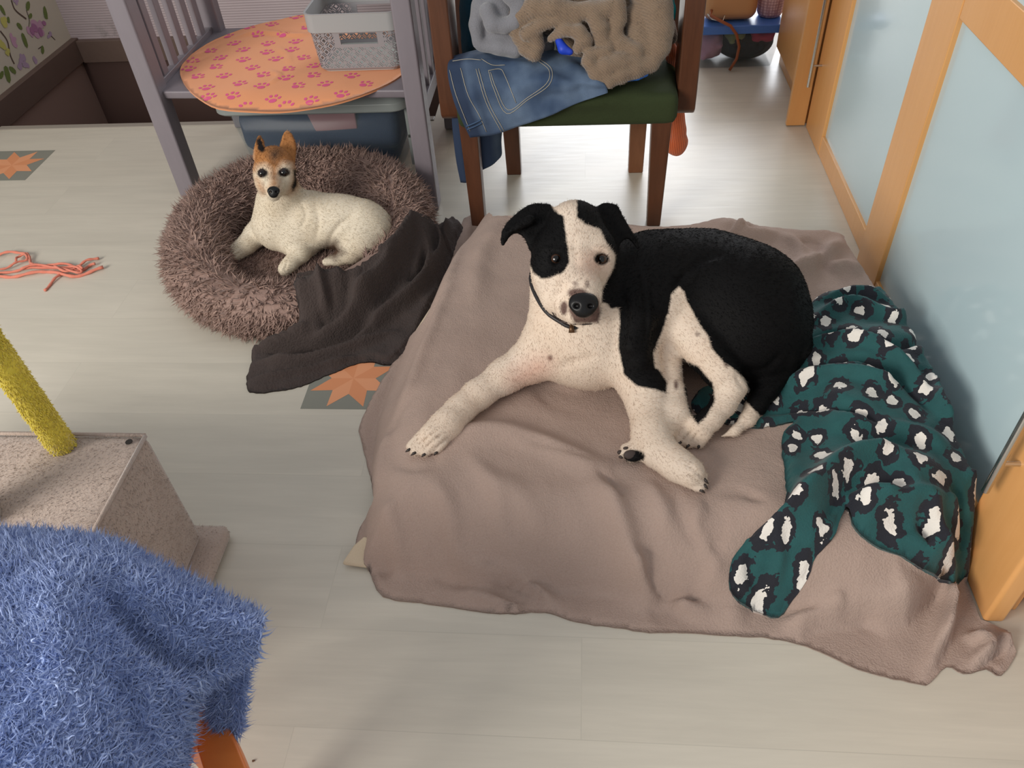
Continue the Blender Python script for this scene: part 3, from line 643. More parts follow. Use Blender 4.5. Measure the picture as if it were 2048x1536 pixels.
o = b.build('box_wall', MT['clear'], t, smooth=True); s = o.modifiers.new('s', 'SOLIDIFY'); s.thickness = .0025
b = MB(); loft(b, [rrect(x0-.01, x1+.01, y0-.012, y1+.01, .05, .262), rrect(x0-.016, x1+.016, y0-.018, y1+.016, .05, .268), rrect(x0-.016, x1+.016, y0-.018, y1+.016, .05, .292), rrect(x0+.0, x1-.0, y0+.0, y1-.0, .045, .312), rrect(x0+.04, x1-.04, y0+.04, y1-.04, .03, .313), rrect(x0+.05, x1-.05, y0+.05, y1-.05, .03, .300)], cap0=True, cap1=True); b.build('lid', MT['lid'], t, bevel=.002)
for xa, sg in ((x1+.004, 1),):
    b = MB()
    for yy in (y0+.03, y0+.12, y0+.21): b.box((xa-.006, yy, .05), (xa+.006, yy+.014, .26))
    b.box((xa-.006, y0+.03, .15), (xa+.006, y0+.22, .165)); b.build('ribs', MT['lid'], t, bevel=.002)
t2 = thing('folded_fabric', 'dark blue fabric packed inside the clear storage box under the bench', 'fabric', (-.9, 2.7, .02))
f = Field((-1.24, 2.5, -.01), (-.6, 2.93, .30), .012); rbox_(f, (-1.165, 2.56, .012), (-.665, 2.85, .17), .04); rbox_(f, (-1.205, 2.545, .10), (-.640, 2.87, .245), .035)
for (cx, cy, cz, rx, ry, rz) in ((-.90, 2.70, .10, .25, .135, .085), (-.96, 2.66, .18, .22, .10, .07), (-.80, 2.70, .18, .15, .12, .065), (-1.08, 2.70, .2, .10, .12, .05), (-.72, 2.66, .17, .06, .09, .06)): f.ell((cx, cy, cz), (rx, ry, rz), k=.02)
V, Q = f.mesh(); o = npmesh('fabric_bundle', V, Q, fabric('navy_fabric', (40, 56, 88), (28, 40, 66), 200, .3), t2)
b = MB(); b.prism([(-.93, 2.545, .175), (-.78, 2.54, .185), (-.775, 2.53, .245), (-.945, 2.535, .25)], (0, .012, 0)); o = b.build('pink_pouch', plain('dusty_pink', (150, 104, 108), .6), None, bevel=.004); tag(o, 'dusty pink flat pouch inside the storage box under the bench', 'pouch')

# rolling cabinet behind
t = thing('rolling_cabinet', 'dark grey cabinet on black casters behind the chair', 'cabinet', (-.45, 3.0, 0))
b = MB(); b.box((-.495, 2.83, .055), (-.41, 3.3, .62)); b.build('cabinet_body', plain('slate_grey', (86, 84, 92), .5), t, bevel=.004)
for y in (2.87, 3.24):
    b = MB(); b.tube([(-.47, y, .026), (-.444, y, .026)], .026, 18); b.tube([(-.457, y, .03), (-.457, y, .06)], .008, 8); b.build('caster', MT['black'], t, bevel=.003)

# ------------------------------------------------------------------ armchair with green seat
t = thing('armchair', 'dark wooden armchair with green upholstered seat piled with clothes', 'chair', (-.05, 2.4, 0)); MH = MT['mahogany']
def leg(x0, x1, y0, y1, tx, ty, z1):
    b = MB(); b.hexa([(x0+tx, y0+ty, 0), (x1-tx*.3, y0+ty, 0), (x1-tx*.3, y1-ty*.2, 0), (x0+tx, y1-ty*.2, 0)], [(x0, y0, z1), (x1, y0, z1), (x1, y1, z1), (x0, y1, z1)]); return b.build('leg', MH, t, bevel=.004)
leg(-.372, -.318, 2.205, 2.258, .008, .0, .36); 
b = MB(); b.hexa([(.196, 2.2, 0), (.238, 2.2, 0), (.238, 2.245, 0), (.196, 2.245, 0)], [(.190, 2.2, .36), (.248, 2.2, .36), (.248, 2.255, .36), (.190, 2.255, .36)]); b.build('leg', MH, t, bevel=.004)
LM = wood('mahogany_pale', (128, 84, 56), (96, 58, 36), .3, (18, 18, 2))  # paler mahogany tone, used on the right rear leg
for xa in (-.275, .15):
    b = MB(); b.hexa([(xa, 2.54, 0), (xa+.05, 2.54, 0), (xa+.05, 2.59, 0), (xa, 2.59, 0)], [(xa-.004, 2.50, .36), (xa+.054, 2.50, .36), (xa+.054, 2.56, .36), (xa-.004, 2.56, .36)]); b.build('leg', LM if xa > 0 else MH, t, bevel=.004)
f = Field((-.45, 2.1, .28), (.36, 2.8, .56), .009)
m = fabric('green_velour', (58, 68, 42), (44, 52, 32), 300, .25, .0015, .02)
rbox = rbox_
rbox(f, (-.375, 2.192, .338), (.262, 2.66, .43), .022); f.ell((-.05, 2.42, .42), (.31, .25, .045), k=.03)
V, Q = f.mesh(); npmesh('seat', laplace(V, Q, 3), Q, m, t)
b = MB(); b.box((-.36, 2.58, .36), (.25, 2.65, .42)); b.build('back_rail', MH, t, bevel=.004)
for xa, xb, sg in ((-.432, -.376, -1), (.262, .318, 1)):
    b = MB(); prof = [(2.262, .62), (2.258, .40), (2.262, .352), (2.275, .338), (2.30, .334), (2.345, .334), (2.362, .345), (2.368, .37), (2.40, .62), (2.46, .80), (2.26, .80)]
    b.prism([(xa, y, z) for y, z in prof], (xb-xa, 0, 0)); b.build('arm_post', MH, t, bevel=.006, seg=3)
    b = MB(); b.box((xa-.01, 2.22, .80), (xb+.01, 2.68, .835)); b.build('armrest', MH, t, bevel=.01, seg=3)
    b = MB(); b.hexa([(xa, 2.62, .36), (xb, 2.62, .36), (xb, 2.67, .36), (xa, 2.67, .36)], [(xa+.04*-sg, 2.72, 1.1), (xb+.04*-sg, 2.72, 1.1), (xb+.04*-sg, 2.76, 1.1), (xa+.04*-sg, 2.76, 1.1)]); b.build('back_post', MH, t, bevel=.005)
b = MB(); b.box((-.37, 2.70, .92), (.26, 2.735, 1.08)); b.build('backrest', MH, t, bevel=.01)
# ------------------------------------------------------------------ dog mattress under a taupe fleece blanket
HM = .15
MPOLY = [(-.455, .905), (-.1, .872), (.3, .84), (.60, .815), (.70, .90), (.92, .98), (.92, 2.08), (.43, 2.17), (-.34, 2.19), (-.47, 1.7), (-.50, 1.3)]
def Hmat(P):
    P = np.asarray(P, float); s = poly_sd(P, MPOLY); t = np.clip(s/.155, 0, 1); h = HM*np.sin(t*math.pi/2)**.75
    d = ((P[:, 0]-.02)/.42)**2+((P[:, 1]-1.28)/.30)**2; h = h-.018*np.exp(-d*1.3)*t      # hollow pressed by the dog
    return h
b = MB(); ed = np.array([(-.445, .955), (.58, .85), (.74, .98), (.74, 2.06), (-.34, 2.10), (-.47, 1.6)])
def scaled(k, z): c = ed.mean(0); return [(*(c+(p-c)*k), z) for p in ed]
loft(b, [scaled(.93, .008), scaled(.985, .03), scaled(.955, .075), scaled(.80, .10)], cap0=True, cap1=True)
CREAM = fabric('cream_cotton', (214, 196, 170), (200, 182, 156), 300, .2)
b.prism([(-.498, .913, .004), (-.43, .905, .004), (-.40, .95, .01), (-.455, .965, .03), (-.475, .945, .024)], (0, 0, .012))
o = b.build('dog_mattress', CREAM, None, bevel=.01); tag(o, 'cream dog mattress, its corner poking out under the taupe fleece blanket', 'mattress')
tan = fabric('taupe_fleece', (182, 160, 148), (156, 134, 123), 300, .5, .0036, .05, .95, 9)
tan_poly = [(928, 434), (985, 430), (1040, 429), (1120, 432), (1200, 438), (1290, 450), (1370, 449), (1445, 435), (1500, 446), (1590, 458), (1640, 458), (1686, 467), (1694, 484), (1740, 555),
            (1790, 640), (1860, 800), (1930, 960), (2000, 1110), (2046, 1190), (2075, 1260), (2040, 1300), (2005, 1348), (1975, 1335), (1930, 1345), (1895, 1330), (1862, 1362), (1843, 1366), (1760, 1348), (1700, 1328), (1640, 1300), (1560, 1275), (1450, 1268), (1360, 1262), (1300, 1262),
            (1230, 1252), (1150, 1240), (1090, 1222), (1000, 1225), (930, 1216), (850, 1204), (765, 1190), (738, 1140), (712, 1100), (716, 1060), (742, 1010), (745, 980), (722, 880), (718, 850), (745, 790), (800, 700), (846, 640), (870, 590), (900, 520)]
tc = [([(935, 450), (905, 540), (870, 640), (830, 740), (795, 860)], .022, .014), ([(905, 560), (860, 640), (815, 740), (775, 840)], .012, -.012), ([(800, 860), (765, 900), (752, 970), (735, 1030)], .022, .014), ([(830, 780), (790, 850), (775, 900)], .012, -.008),
      ([(860, 900), (935, 872), (1010, 866), (1090, 888), (1170, 925), (1235, 932)], .028, .016), ([(1040, 880), (1120, 905), (1190, 925)], .007, -.006),
      ([(790, 905), (830, 925), (880, 915)], .02, -.016),
      ([(1180, 950), (1225, 1010), (1250, 1090), (1262, 1150), (1310, 1215)], .026, .024), ([(1300, 1130), (1315, 1180), (1355, 1235)], .022, -.026), ([(1400, 1150), (1440, 1200), (1500, 1240)], .035, .02),
      ([(1195, 940), (1235, 985), (1245, 1000)], .006, -.009), ([(1350, 985), (1372, 1050), (1410, 1110)], .01, -.010), ([(1290, 960), (1320, 1010), (1335, 1080)], .016, .009), ([(1412, 985), (1440, 1040), (1432, 1110)], .009, -.010), ([(1418, 982), (1480, 985), (1530, 1010)], .009, -.009), ([(1410, 1000), (1390, 1060), (1440, 1160)], .014, .009),
      ([(860, 960), (900, 1030), (910, 1110), (960, 1160)], .022, .012), ([(980, 940), (1050, 1010), (1090, 1100)], .03, .010), ([(870, 1070), (890, 1130), (950, 1190)], .016, -.013), ([(985, 1165), (1040, 1190), (1090, 1212)], .014, -.022), ([(900, 1175), (980, 1200), (1060, 1216)], .014, .014), ([(1110, 950), (1150, 1030), (1190, 1120)], .014, -.007),
      ([(760, 1010), (790, 1080), (800, 1160)], .02, .012), ([(740, 1060), (760, 1110), (790, 1150)], .016, -.010),
      ([(1560, 1250), (1640, 1235), (1690, 1215)], .015, .018), ([(1600, 1268), (1690, 1262), (1760, 1250)], .02, -.018),
      ([(1780, 1080), (1850, 1130), (1893, 1180), (1890, 1250), (1850, 1350)], .014, .030), ([(1925, 1190), (1915, 1270), (1880, 1335)], .022, -.030), ([(1900, 1260), (1960, 1280), (1975, 1300), (1940, 1330)], .010, .026), ([(1990, 1270), (2040, 1290), (2060, 1280)], .012, .02), ([(2005, 1300), (1985, 1320), (1960, 1335)], .006, -.02),
      ([(930, 1150), (1030, 1172), (1110, 1204)], .013, .026), ([(1000, 1192), (1050, 1203), (1085, 1214)], .008, -.03), ([(1262, 1110), (1288, 1180), (1340, 1212), (1420, 1232)], .014, .030), ([(1318, 1222), (1345, 1238), (1370, 1248)], .008, -.04), ([(1560, 1262), (1700, 1240), (1800, 1200), (1870, 1150)], .022, .020), ([(1500, 990), (1640, 1110), (1780, 1160)], .05, .012), ([(1880, 1170), (1900, 1230), (1870, 1320)], .010, .022), ([(1445, 445), (1490, 470), (1560, 470)], .02, .016), ([(1500, 448), (1470, 470), (1450, 480)], .01, .014), ([(1560, 560), (1620, 530), (1690, 480)], .022, .022), ([(1600, 480), (1640, 500), (1640, 560)], .014, -.012), ([(1655, 540), (1690, 530), (1725, 545)], .02, .012), ([(1560, 470), (1600, 500), (1590, 560)], .016, .010), ([(930, 900), (990, 980), (1010, 1080), (1060, 1150)], .02, .009), ([(1060, 770), (1150, 800), (1230, 790)], .03, -.012), ([(1000, 440), (960, 520), (950, 620)], .03, .008)]
to, Htan0 = cloth('fleece_blanket', tan_poly, Hmat, tan, res=.0085, thick=.008, edge=.015, creases=tc, noise=((5, .006, 5), (14, .0016, 9)), frill=.0006, xmax=.7845,
    label='large taupe fleece blanket spread over the dog mattress', cat='blanket')
TT = bvh_of(to)
_hx, _hy = np.arange(-.62, .90, .006), np.arange(.62, 2.40, .006); _hm = np.zeros((len(_hx), len(_hy)))
for i_, x_ in enumerate(_hx):
    for j_, y_ in enumerate(_hy):
        q_ = TT.ray_cast(Vector((x_, y_, .6)), Vector((0, 0, -1))); _hm[i_, j_] = q_[0][2] if q_[0] else 0
_hm = (_hm*2+np.roll(_hm, 1, 0)+np.roll(_hm, -1, 0)+np.roll(_hm, 1, 1)+np.roll(_hm, -1, 1))/6
def Htan(P):
    P = np.asarray(P, float); u_ = np.clip((P[:, 0]+.62)/.006, 0, len(_hx)-1.001); v_ = np.clip((P[:, 1]-.62)/.006, 0, len(_hy)-1.001)
    i_ = u_.astype(int); j_ = v_.astype(int); a_ = u_-i_; b_ = v_-j_
    return _hm[i_, j_]*(1-a_)*(1-b_)+_hm[i_+1, j_]*a_*(1-b_)+_hm[i_, j_+1]*(1-a_)*b_+_hm[i_+1, j_+1]*a_*b_+.001
# blanket-stitched hem
def hem(name, o, mat, px, w_=.0018, step=.007, length=.012):
    tree = bvh_of(o); b = MB(); W = [hit(tree, x, y)[0] for x, y in px]; W = [p for p in W if p is not None]
    return W

# ------------------------------------------------------------------ shaggy donut bed
BC = np.array([-.872, 2.045]); BR, BT, BZ = .298, .099, .096; BYS = 1.05
def btube(P):
    return BT*(1-.34*np.clip(np.cos(np.arctan2(P[:, 1]-BC[1], P[:, 0]-BC[0])+1.15)*1.3, 0, 1))
def brho(P): return np.hypot(P[:, 0]-BC[0], (P[:, 1]-BC[1])/BYS)
def Hbed(P):
    P = np.asarray(P, float); bt = btube(P); rc = BR+BT-bt; r_ = brho(P); a = np.abs(r_-rc); z = np.where(a < bt, bt*.95+bt*.93*np.sqrt(np.clip(1-(a/bt)**2, 0, 1)), 0)
    inner = np.where(r_ < rc, .068+.0*r_, 0); z = np.maximum(z, inner)
    out = np.clip((BR+BT+.075-r_)/.10, 0, 1); z = np.where(r_ > rc+bt*.55, np.maximum(np.where(a < bt, z*smooth01((BR+BT+.02-r_)/.07+.0), 0), .165*out**1.5), z); return z
nu_, nv_ = 140, 44; th = np.linspace(0, 2*math.pi, nu_, endpoint=False); ph = np.linspace(0, 2*math.pi, nv_, endpoint=False); TH, PH = np.meshgrid(th, ph, indexing='ij')
wob = 1+.05*np.sin(3*TH+1)+.03*np.sin(7*TH); btv = BT*(1-.34*np.clip(np.cos(TH+1.15)*1.3, 0, 1)); rr = BR+BT-btv+btv*wob*np.cos(PH); zz_ = np.maximum(btv*.97+btv*wob*np.sin(PH)*.97, .004); 
V = np.stack([BC[0]+rr*np.cos(TH), BC[1]+BYS*rr*np.sin(TH), zz_], -1).reshape(-1, 3); idx = np.arange(nu_*nv_).reshape(nu_, nv_)
Q = np.stack([idx, np.roll(idx, -1, 0), np.roll(np.roll(idx, -1, 0), -1, 1), np.roll(idx, -1, 1)], -1).reshape(-1, 4)
m = NT('shaggy_taupe'); v = m.coord(); g = m.n('ShaderNodeNewGeometry'); cc = m.mix(m.noise(v, 14, 3), lin((146, 118, 108)), lin((178, 150, 136)))
cc = m.mix(m.math('MULTIPLY', g.outputs['Random Per Island'], .7), cc, lin((124, 98, 90))); m.set(Base_Color=cc, Roughness=.7, Sheen_Weight=.1); MT['shag'] = m.m
t = thing('dog_bed', 'round taupe brown shaggy donut dog bed with small dog inside', 'dog bed', (BC[0], BC[1], 0))
npmesh('bolster', V, Q, MT['shag'], t)
N = vnormals(V, Q); 
throw_poly = [(822, 416), (850, 420), (872, 436), (900, 426), (925, 440), (912, 470), (898, 520), (880, 570), (850, 630), (815, 690), (778, 720), (740, 715), (700, 722), (652, 745), (600, 768), (545, 778), (497, 778), (491, 752), (498, 715), (505, 678), (560, 668), (585, 655), (596, 630), (592, 590), (584, 548), (600, 540), (650, 532), (700, 524), (748, 496), (782, 470), (800, 440)]
thW = None
P, tI, a_, b_ = sample(V, Q, 40000); NN = N[tI[:, 0]]
ctr = np.stack([BC[0]+BR*np.cos(np.arctan2(P[:, 1]-BC[1], P[:, 0]-BC[0])), BC[1]+BR*BYS*np.sin(np.arctan2(P[:, 1]-BC[1], P[:, 0]-BC[0])), np.full(len(P), BZ)], 1); NN = P-ctr; NN /= np.linalg.norm(NN, axis=1)[:, None]
tang = np.stack([-(P[:, 1]-BC[1]), P[:, 0]-BC[0], np.zeros(len(P))], 1); tang /= np.linalg.norm(tang, axis=1)[:, None]; bit = np.cross(NN, tang); bit *= np.sign(-bit[:, 2:3]+1e-6)
an = vnoise(P, 7, 2)*1.5; flow = bit*np.cos(an)[:, None]+tang*np.sin(an)[:, None]
keep = poly_sd(P[:, :2], np.array([isect(x, y, lambda X: Hbed(X)+.012)[:2] for x, y in throw_poly])) < .026
P, NN, flow = P[keep], NN[keep], flow[keep]
SV, SQ = strands(P-NN*.003, NN, flow, .031, .0030, lay=.58, curl=.34, seg=4, grav=.05)
SV[:, 2] = np.maximum(SV[:, 2], .002); tag(npmesh('shaggy_pile', SV, SQ, MT['shag'], t), kind='stuff')
# inner cushion
q = MB(); n = 40; loops = [[(BC[0]+k*BR*.98*math.cos(2*math.pi*i/n), BC[1]+BYS*k*BR*.98*math.sin(2*math.pi*i/n), z) for i in range(n)] for k, z in ((1.0, .05), (.9, .062), (.7, .066), (.4, .068), (.05, .068))]
loft(q, loops, cap1=True); cu = q.build('cushion', MT['shag'], t, smooth=True)
rd = np.sqrt(rng.random(15000))*BR*.86; at_ = rng.random(15000)*2*math.pi; P = np.stack([BC[0]+rd*np.cos(at_), BC[1]+BYS*rd*np.sin(at_), np.full(15000, .062)], 1); an = vnoise(P, 9, 4)*3; flow = np.stack([np.cos(an), np.sin(an), 0*an], 1)
SV, SQ = strands(P, np.tile([0, 0, 1.], (15000, 1)), flow, .026, .002, lay=.72, curl=.3, seg=3); tag(npmesh('cushion_pile', SV, SQ, MT['shag'], t), kind='stuff')

# dark throw
dk = fabric('dark_fleece', (78, 68, 65), (60, 52, 50), 200, .6, .005, .03, .95, 10)
thc = [([(640, 540), (650, 600), (635, 650), (590, 670)], .012, .016), ([(700, 530), (690, 590), (660, 630), (620, 680)], .012, -.012), ([(770, 560), (720, 610), (680, 660), (600, 700)], .014, .018), ([(800, 470), (770, 540), (730, 580), (690, 600)], .014, .016), ([(830, 430), (820, 500), (790, 560), (740, 610)], .012, -.016), ([(845, 440), (860, 520), (830, 590), (760, 640), (700, 690)], .016, .020),
       ([(870, 450), (885, 500), (865, 560)], .010, .022), ([(855, 500), (840, 545), (810, 550)], .008, -.02), ([(510, 695), (600, 702), (680, 680), (760, 640)], .012, -.014), ([(505, 725), (600, 728), (700, 700), (790, 660)], .013, .016), ([(500, 760), (560, 755), (640, 735), (720, 710)], .008, .010), ([(515, 680), (560, 678), (620, 668)], .010, .014), ([(700, 600), (640, 640), (610, 665)], .008, -.012), ([(900, 440), (890, 470), (900, 500)], .008, .016), ([(660, 560), (662, 620), (640, 660)], .006, -.010)]
thc = [(c_[0], c_[1]*.85, c_[2]*1.5) for c_ in thc]
def Hthrow(P):
    return Hbed(P)
tho, _ = cloth('throw_blanket', throw_poly, Hthrow, dk, res=.0065, thick=.007, edge=.012, creases=thc, noise=((9, .006, 21), (25, .002, 22)), lift=[(822, 430, .012), (900, 440, .03), (880, 570, .02), (640, 545, .02), (720, 520, .02), (780, 480, .012), (500, 700, .02), (500, 770, .006), (600, 765, .004), (590, 600, .01), (700, 700, .012), (760, 600, .02), (850, 520, .02)], frill=.001,
    label='dark brown fleece throw draped over the edge of the donut bed', cat='blanket')

# ------------------------------------------------------------------ leopard blanket
m = NT('leopard_plush'); v = m.coord(); wn_ = m.noise(v, 5, 2, .5, 0, True); vv = m.n('ShaderNodeVectorMath', operation='MULTIPLY_ADD'); m.l(wn_, vv.inputs[0]); vv.inputs[1].default_value = (.07, .07, .07); m.l(v, vv.inputs[2])
w2 = m.noise(v, 38, 3, .6, 0, True); v3 = m.n('ShaderNodeVectorMath', operation='MULTIPLY_ADD'); m.l(w2, v3.inputs[0]); v3.inputs[1].default_value = (.030, .030, .030); m.l(vv.outputs[0], v3.inputs[2])
sc_ = m.n('ShaderNodeMapping'); m.l(v3.outputs[0], sc_.inputs[0]); sc_.inputs['Scale'].default_value = (1.25, 1, .9); sc_.inputs['Rotation'].default_value = (0, 0, .5)
vo = m.n('ShaderNodeTexVoronoi', feature='F1', voronoi_dimensions='2D'); m.l(sc_.outputs[0], vo.inputs['Vector']); vo.inputs['Scale'].default_value = 15; vo.inputs['Randomness'].default_value = .45
dd = vo.outputs['Distance']; brk = m.noise(v, 42, 1)
ctrn = m.math('MULTIPLY_ADD', m.noise(v, 60, 1), .10, -.05); dw = m.math('ADD', dd, ctrn)
white = m.math('LESS_THAN', dw, .20); blk = m.math('LESS_THAN', m.math('ADD', dw, m.math('MULTIPLY', m.math('GREATER_THAN', brk, .60), .10)), .42)
teal = m.mix(m.noise(v, 25, 3), lin((20, 66, 68)), lin((30, 88, 88))); cc = m.mix(blk, teal, lin((24, 26, 36))); cc = m.mix(white, cc, lin((228, 222, 214)))
m.set(Base_Color=cc, Roughness=.85, Sheen_Weight=.1); m.bump(m.math('ADD', m.noise(v, 300, 2), m.math('MULTIPLY', m.noise(v, 60, 2), .5)), .4, .003); MT['leo'] = m.m
leo_poly = [(1625, 590), (1680, 572), (1760, 562), (1800, 580), (1832, 612), (1850, 650), (1872, 682), (1893, 730), (1900, 790), (1912, 840), (1940, 900), (1985, 950), (1988, 985), (1972, 1040), (1976, 1100), (1958, 1140), (1915, 1150), (1880, 1128), (1830, 1108), (1780, 1092), (1740, 1066), (1716, 1020), (1706, 985), (1692, 1010), (1672, 1060), (1640, 1090), (1618, 1150), (1590, 1190), (1560, 1226), (1510, 1212), (1468, 1182), (1460, 1140), (1475, 1095), (1520, 1050), (1572, 1000), (1575, 940), (1566, 890), (1572, 850), (1590, 830), (1530, 842), (1460, 838), (1400, 820), (1385, 790), (1420, 760), (1500, 760), (1545, 740), (1560, 700), (1590, 660), (1612, 620)]
def Hleo(P): return Htan(P)
lc = [([(1620, 640), (1700, 610), (1790, 640), (1850, 690)], .012, .020), ([(1600, 680), (1700, 660), (1800, 690), (1870, 760)], .009, -.014), ([(1580, 700), (1680, 680), (1790, 720), (1880, 800)], .012, .022), ([(1570, 740), (1680, 720), (1780, 745), (1870, 820)], .008, -.014), ([(1545, 770), (1650, 750), (1750, 765), (1800, 780)], .014, .022), ([(1530, 820), (1620, 812), (1700, 815), (1790, 860)], .010, -.016), ([(1640, 850), (1760, 850), (1850, 870), (1900, 900)], .02, .016),
      ([(1480, 1080), (1560, 1030), (1620, 980), (1680, 930), (1760, 910), (1840, 920)], .022, .034), ([(1640, 1060), (1680, 990), (1720, 960), (1800, 960)], .014, -.022), ([(1720, 975), (1800, 1000), (1880, 1010), (1940, 1000)], .016, .020), ([(1860, 1000), (1880, 1060), (1900, 1120)], .012, .018), ([(1840, 1000), (1850, 1050), (1870, 1090)], .010, -.016), ([(1700, 1000), (1740, 1050), (1800, 1080)], .012, -.010), ([(1540, 1060), (1560, 1120), (1540, 1200)], .010, .012), ([(1505, 1090), (1500, 1150), (1530, 1200)], .008, -.010), ([(1800, 580), (1850, 680), (1880, 800), (1960, 960)], .012, .018), ([(1930, 960), (1955, 1020), (1950, 1100)], .010, .022), ([(1905, 960), (1930, 1040), (1925, 1100)], .009, -.020), ([(1640, 600), (1720, 585), (1780, 600)], .012, .014)]
leo, _ = cloth('leopard_blanket', leo_poly, Hleo, MT['leo'], res=.0065, thick=.010, edge=.015, creases=lc, noise=((10, .007, 31), (28, .0025, 33)), xmax=.7840, frill=.0008,
    lift=[(1760, 565, .0), (1700, 600, .03), (1832, 612, .01), (1900, 790, .0), (1985, 950, .05), (1976, 1090, .03), (1915, 1140, .01), (1780, 1085, .008), (1560, 1215, .006), (1470, 1150, .006), (1540, 1010, .010), (1580, 900, .006), (1450, 830, .008), (1420, 770, .01), (1600, 700, .05), (1750, 700, .07), (1700, 800, .065), (1820, 820, .055), (1700, 900, .04), (1850, 960, .07), (1640, 1010, .03), (1600, 830, .012), (1900, 1050, .05), (1760, 980, .05)],
    label='teal blanket with black and white leopard spots bunched by the wardrobe', cat='blanket')

# ------------------------------------------------------------------ animals
def S(px, py, z, r): P = U(px, py, z); return P, r*depth(P)/FPX
def chain(f, pts, k=.02, lastk=None):
    q = [S(*p) for p in pts]
    for i in range(len(q)-1): f.cone(q[i][0], q[i][1], q[i+1][0], q[i+1][1], k)
def Dp(px, py, d, r): return UD(px, py, d), r*d/FPX
def dchain(f, pts, k=.015):
    q = [Dp(*p) for p in pts]
    for i in range(len(q)-1): f.cone(q[i][0], q[i][1], q[i+1][0], q[i+1][1], k)
def sculpt(V, Q, lines):
    N = vnormals(V, Q); N *= np.sign((N*(V-V.mean(0))).sum()); uv = proj(V); face = ((CP-V)*N).sum(1) > 0; out = V.copy()
    for pts, w_, a_ in lines:
        d, t_, _s = line_d(uv, crm(pts, 5)); env = np.minimum(1, 4*np.minimum(t_, 1-t_)+.1); out += N*(a_*env*np.exp(-(d/w_)**2)*face)[:, None]
    return out
def pattern(V, layers):
    """per-vertex coat pattern: signed distances (in pixels of the survey) to the patch outlines"""
    uv = proj(V); out = np.zeros((len(V), 4), np.float32); out[:, 3] = 1
    for ch, polys, sc_ in layers:
        d = np.full(len(V), -1e3)
        for p in polys:
            s_ = poly_sd(uv, p) if len(p) > 2 and not isinstance(p, dict) else None
            d = np.maximum(d, s_)
        out[:, ch] = np.clip(.5+d/sc_, 0, 1)
    return out
def colour(o, V, layers, rep=1):
    out = np.repeat(pattern(V, layers), rep, 0); a = o.data.color_attributes.new('pat', 'FLOAT_COLOR', 'POINT'); a.data.foreach_set('color', out.ravel())
def coat(o, V, Q, layers, flowf, n, ln, wd, mat, lay=.86):
    N = vnormals(V, Q); N *= np.sign((N*(V-V.mean(0))).sum()); P, tI, a_, b_ = sample(V, Q, n); NN = N[tI[:, 0]]; fl = flowf(P); fl = fl-NN*(fl*NN).sum(1)[:, None]; fl /= np.linalg.norm(fl, axis=1)[:, None]+1e-9
    n_ = vnoise(P, 12, 3)[:, None]*.35; fl = fl+np.cross(NN, fl)*n_
    SV, SQ = strands(P-NN*.0006, NN, fl, ln, wd, lay=lay, curl=.05, seg=2, lenvar=.4); h = npmesh('short_fur', SV, SQ, mat, o); colour(h, P, layers, 9); tag(h, kind='stuff')
def circ(cx, cy, rx, ry=None, n=14, a=0):
    ry = ry or rx; return [(cx+rx*math.cos(2*math.pi*k/n)*math.cos(a)-ry*math.sin(2*math.pi*k/n)*math.sin(a), cy+rx*math.cos(2*math.pi*k/n)*math.sin(a)+ry*math.sin(2*math.pi*k/n)*math.cos(a)) for k in range(n)]
def coatmat(name, base, base2, R, G, B, namp=.35, fs=260):
    m = NT(name); v = m.coord(); at = m.n('ShaderNodeAttribute', attribute_name='pat'); sp = m.n('ShaderNodeSeparateColor'); m.l(at.outputs['Color'], sp.inputs[0])
    n1 = m.noise(v, fs, 3, .6); n2 = m.noise(v, 60, 3, .6); n3 = m.noise(v, 11, 3)
    nn = m.math('ADD', m.math('MULTIPLY', m.math('SUBTRACT', n1, .5), namp), m.math('MULTIPLY', m.math('SUBTRACT', n2, .5), namp))
    col = m.mix(m.math('MULTIPLY_ADD', n3, 1.2, -.1, clamp=True), lin(base), lin(base2))
    for i, (c, soft) in enumerate((G, B, R)):
        k = (1, 2, 0)[i]; s_ = m.math('ADD', sp.outputs[k], nn); s_ = m.math('MULTIPLY_ADD', m.math('SUBTRACT', s_, .5), 1/soft, .5, clamp=True); col = m.mix(s_, col, lin(c))
    col = m.mix(m.math('MULTIPLY', n1, .22), col, (0, 0, 0)); m.set(Base_Color=col, Roughness=.7); m.b.inputs['Specular IOR Level'].default_value = .14
    m.bump(m.math('ADD', n1, m.math('MULTIPLY', n2, .6)), .45, .0022); return m.m
MT['nose'] = plain('wet_nose', (14, 13, 14), .4, 0, .3); 
def eyeball(parent, tree, px, py, rpx, iris, sink=.55, glint=True, out=(0, 0)):
    P, Nn = hit(tree, px, py); s = depth(P)/FPX; r = rpx*s; d = ray(px, py); d = d/np.linalg.norm(d); c = P+d*r*sink
    b = MB(); fwd = -d; a = np.cross(fwd, [0, 0, 1]); a /= np.linalg.norm(a); u = np.cross(a, fwd); fwd = fwd+a*out[0]+u*out[1]; fwd /= np.linalg.norm(fwd); a = np.cross(fwd, [0, 0, 1]); a /= np.linalg.norm(a); u = np.cross(a, fwd)
    n, mrow = 20, 12; base = len(b.V)
    for i in range(mrow+1):
        th = math.pi*i/mrow
        for k in range(n): ph = 2*math.pi*k/n; b.V.append(tuple(c+r*(math.cos(th)*fwd+math.sin(th)*(math.cos(ph)*a+math.sin(ph)*u))))
    for i in range(mrow):
        for k in range(n):
            b.F.append([base+i*n+k, base+(i+1)*n+k, base+(i+1)*n+(k+1) % n, base+i*n+(k+1) % n]); b.I.append(1 if i < 2 else 0 if i < 4 else 2)
    o = b.build('eye', [iris, plain('pupil', (6, 5, 5), .08), plain('eye_rim', (30, 22, 20), .15)], parent, smooth=True); return o

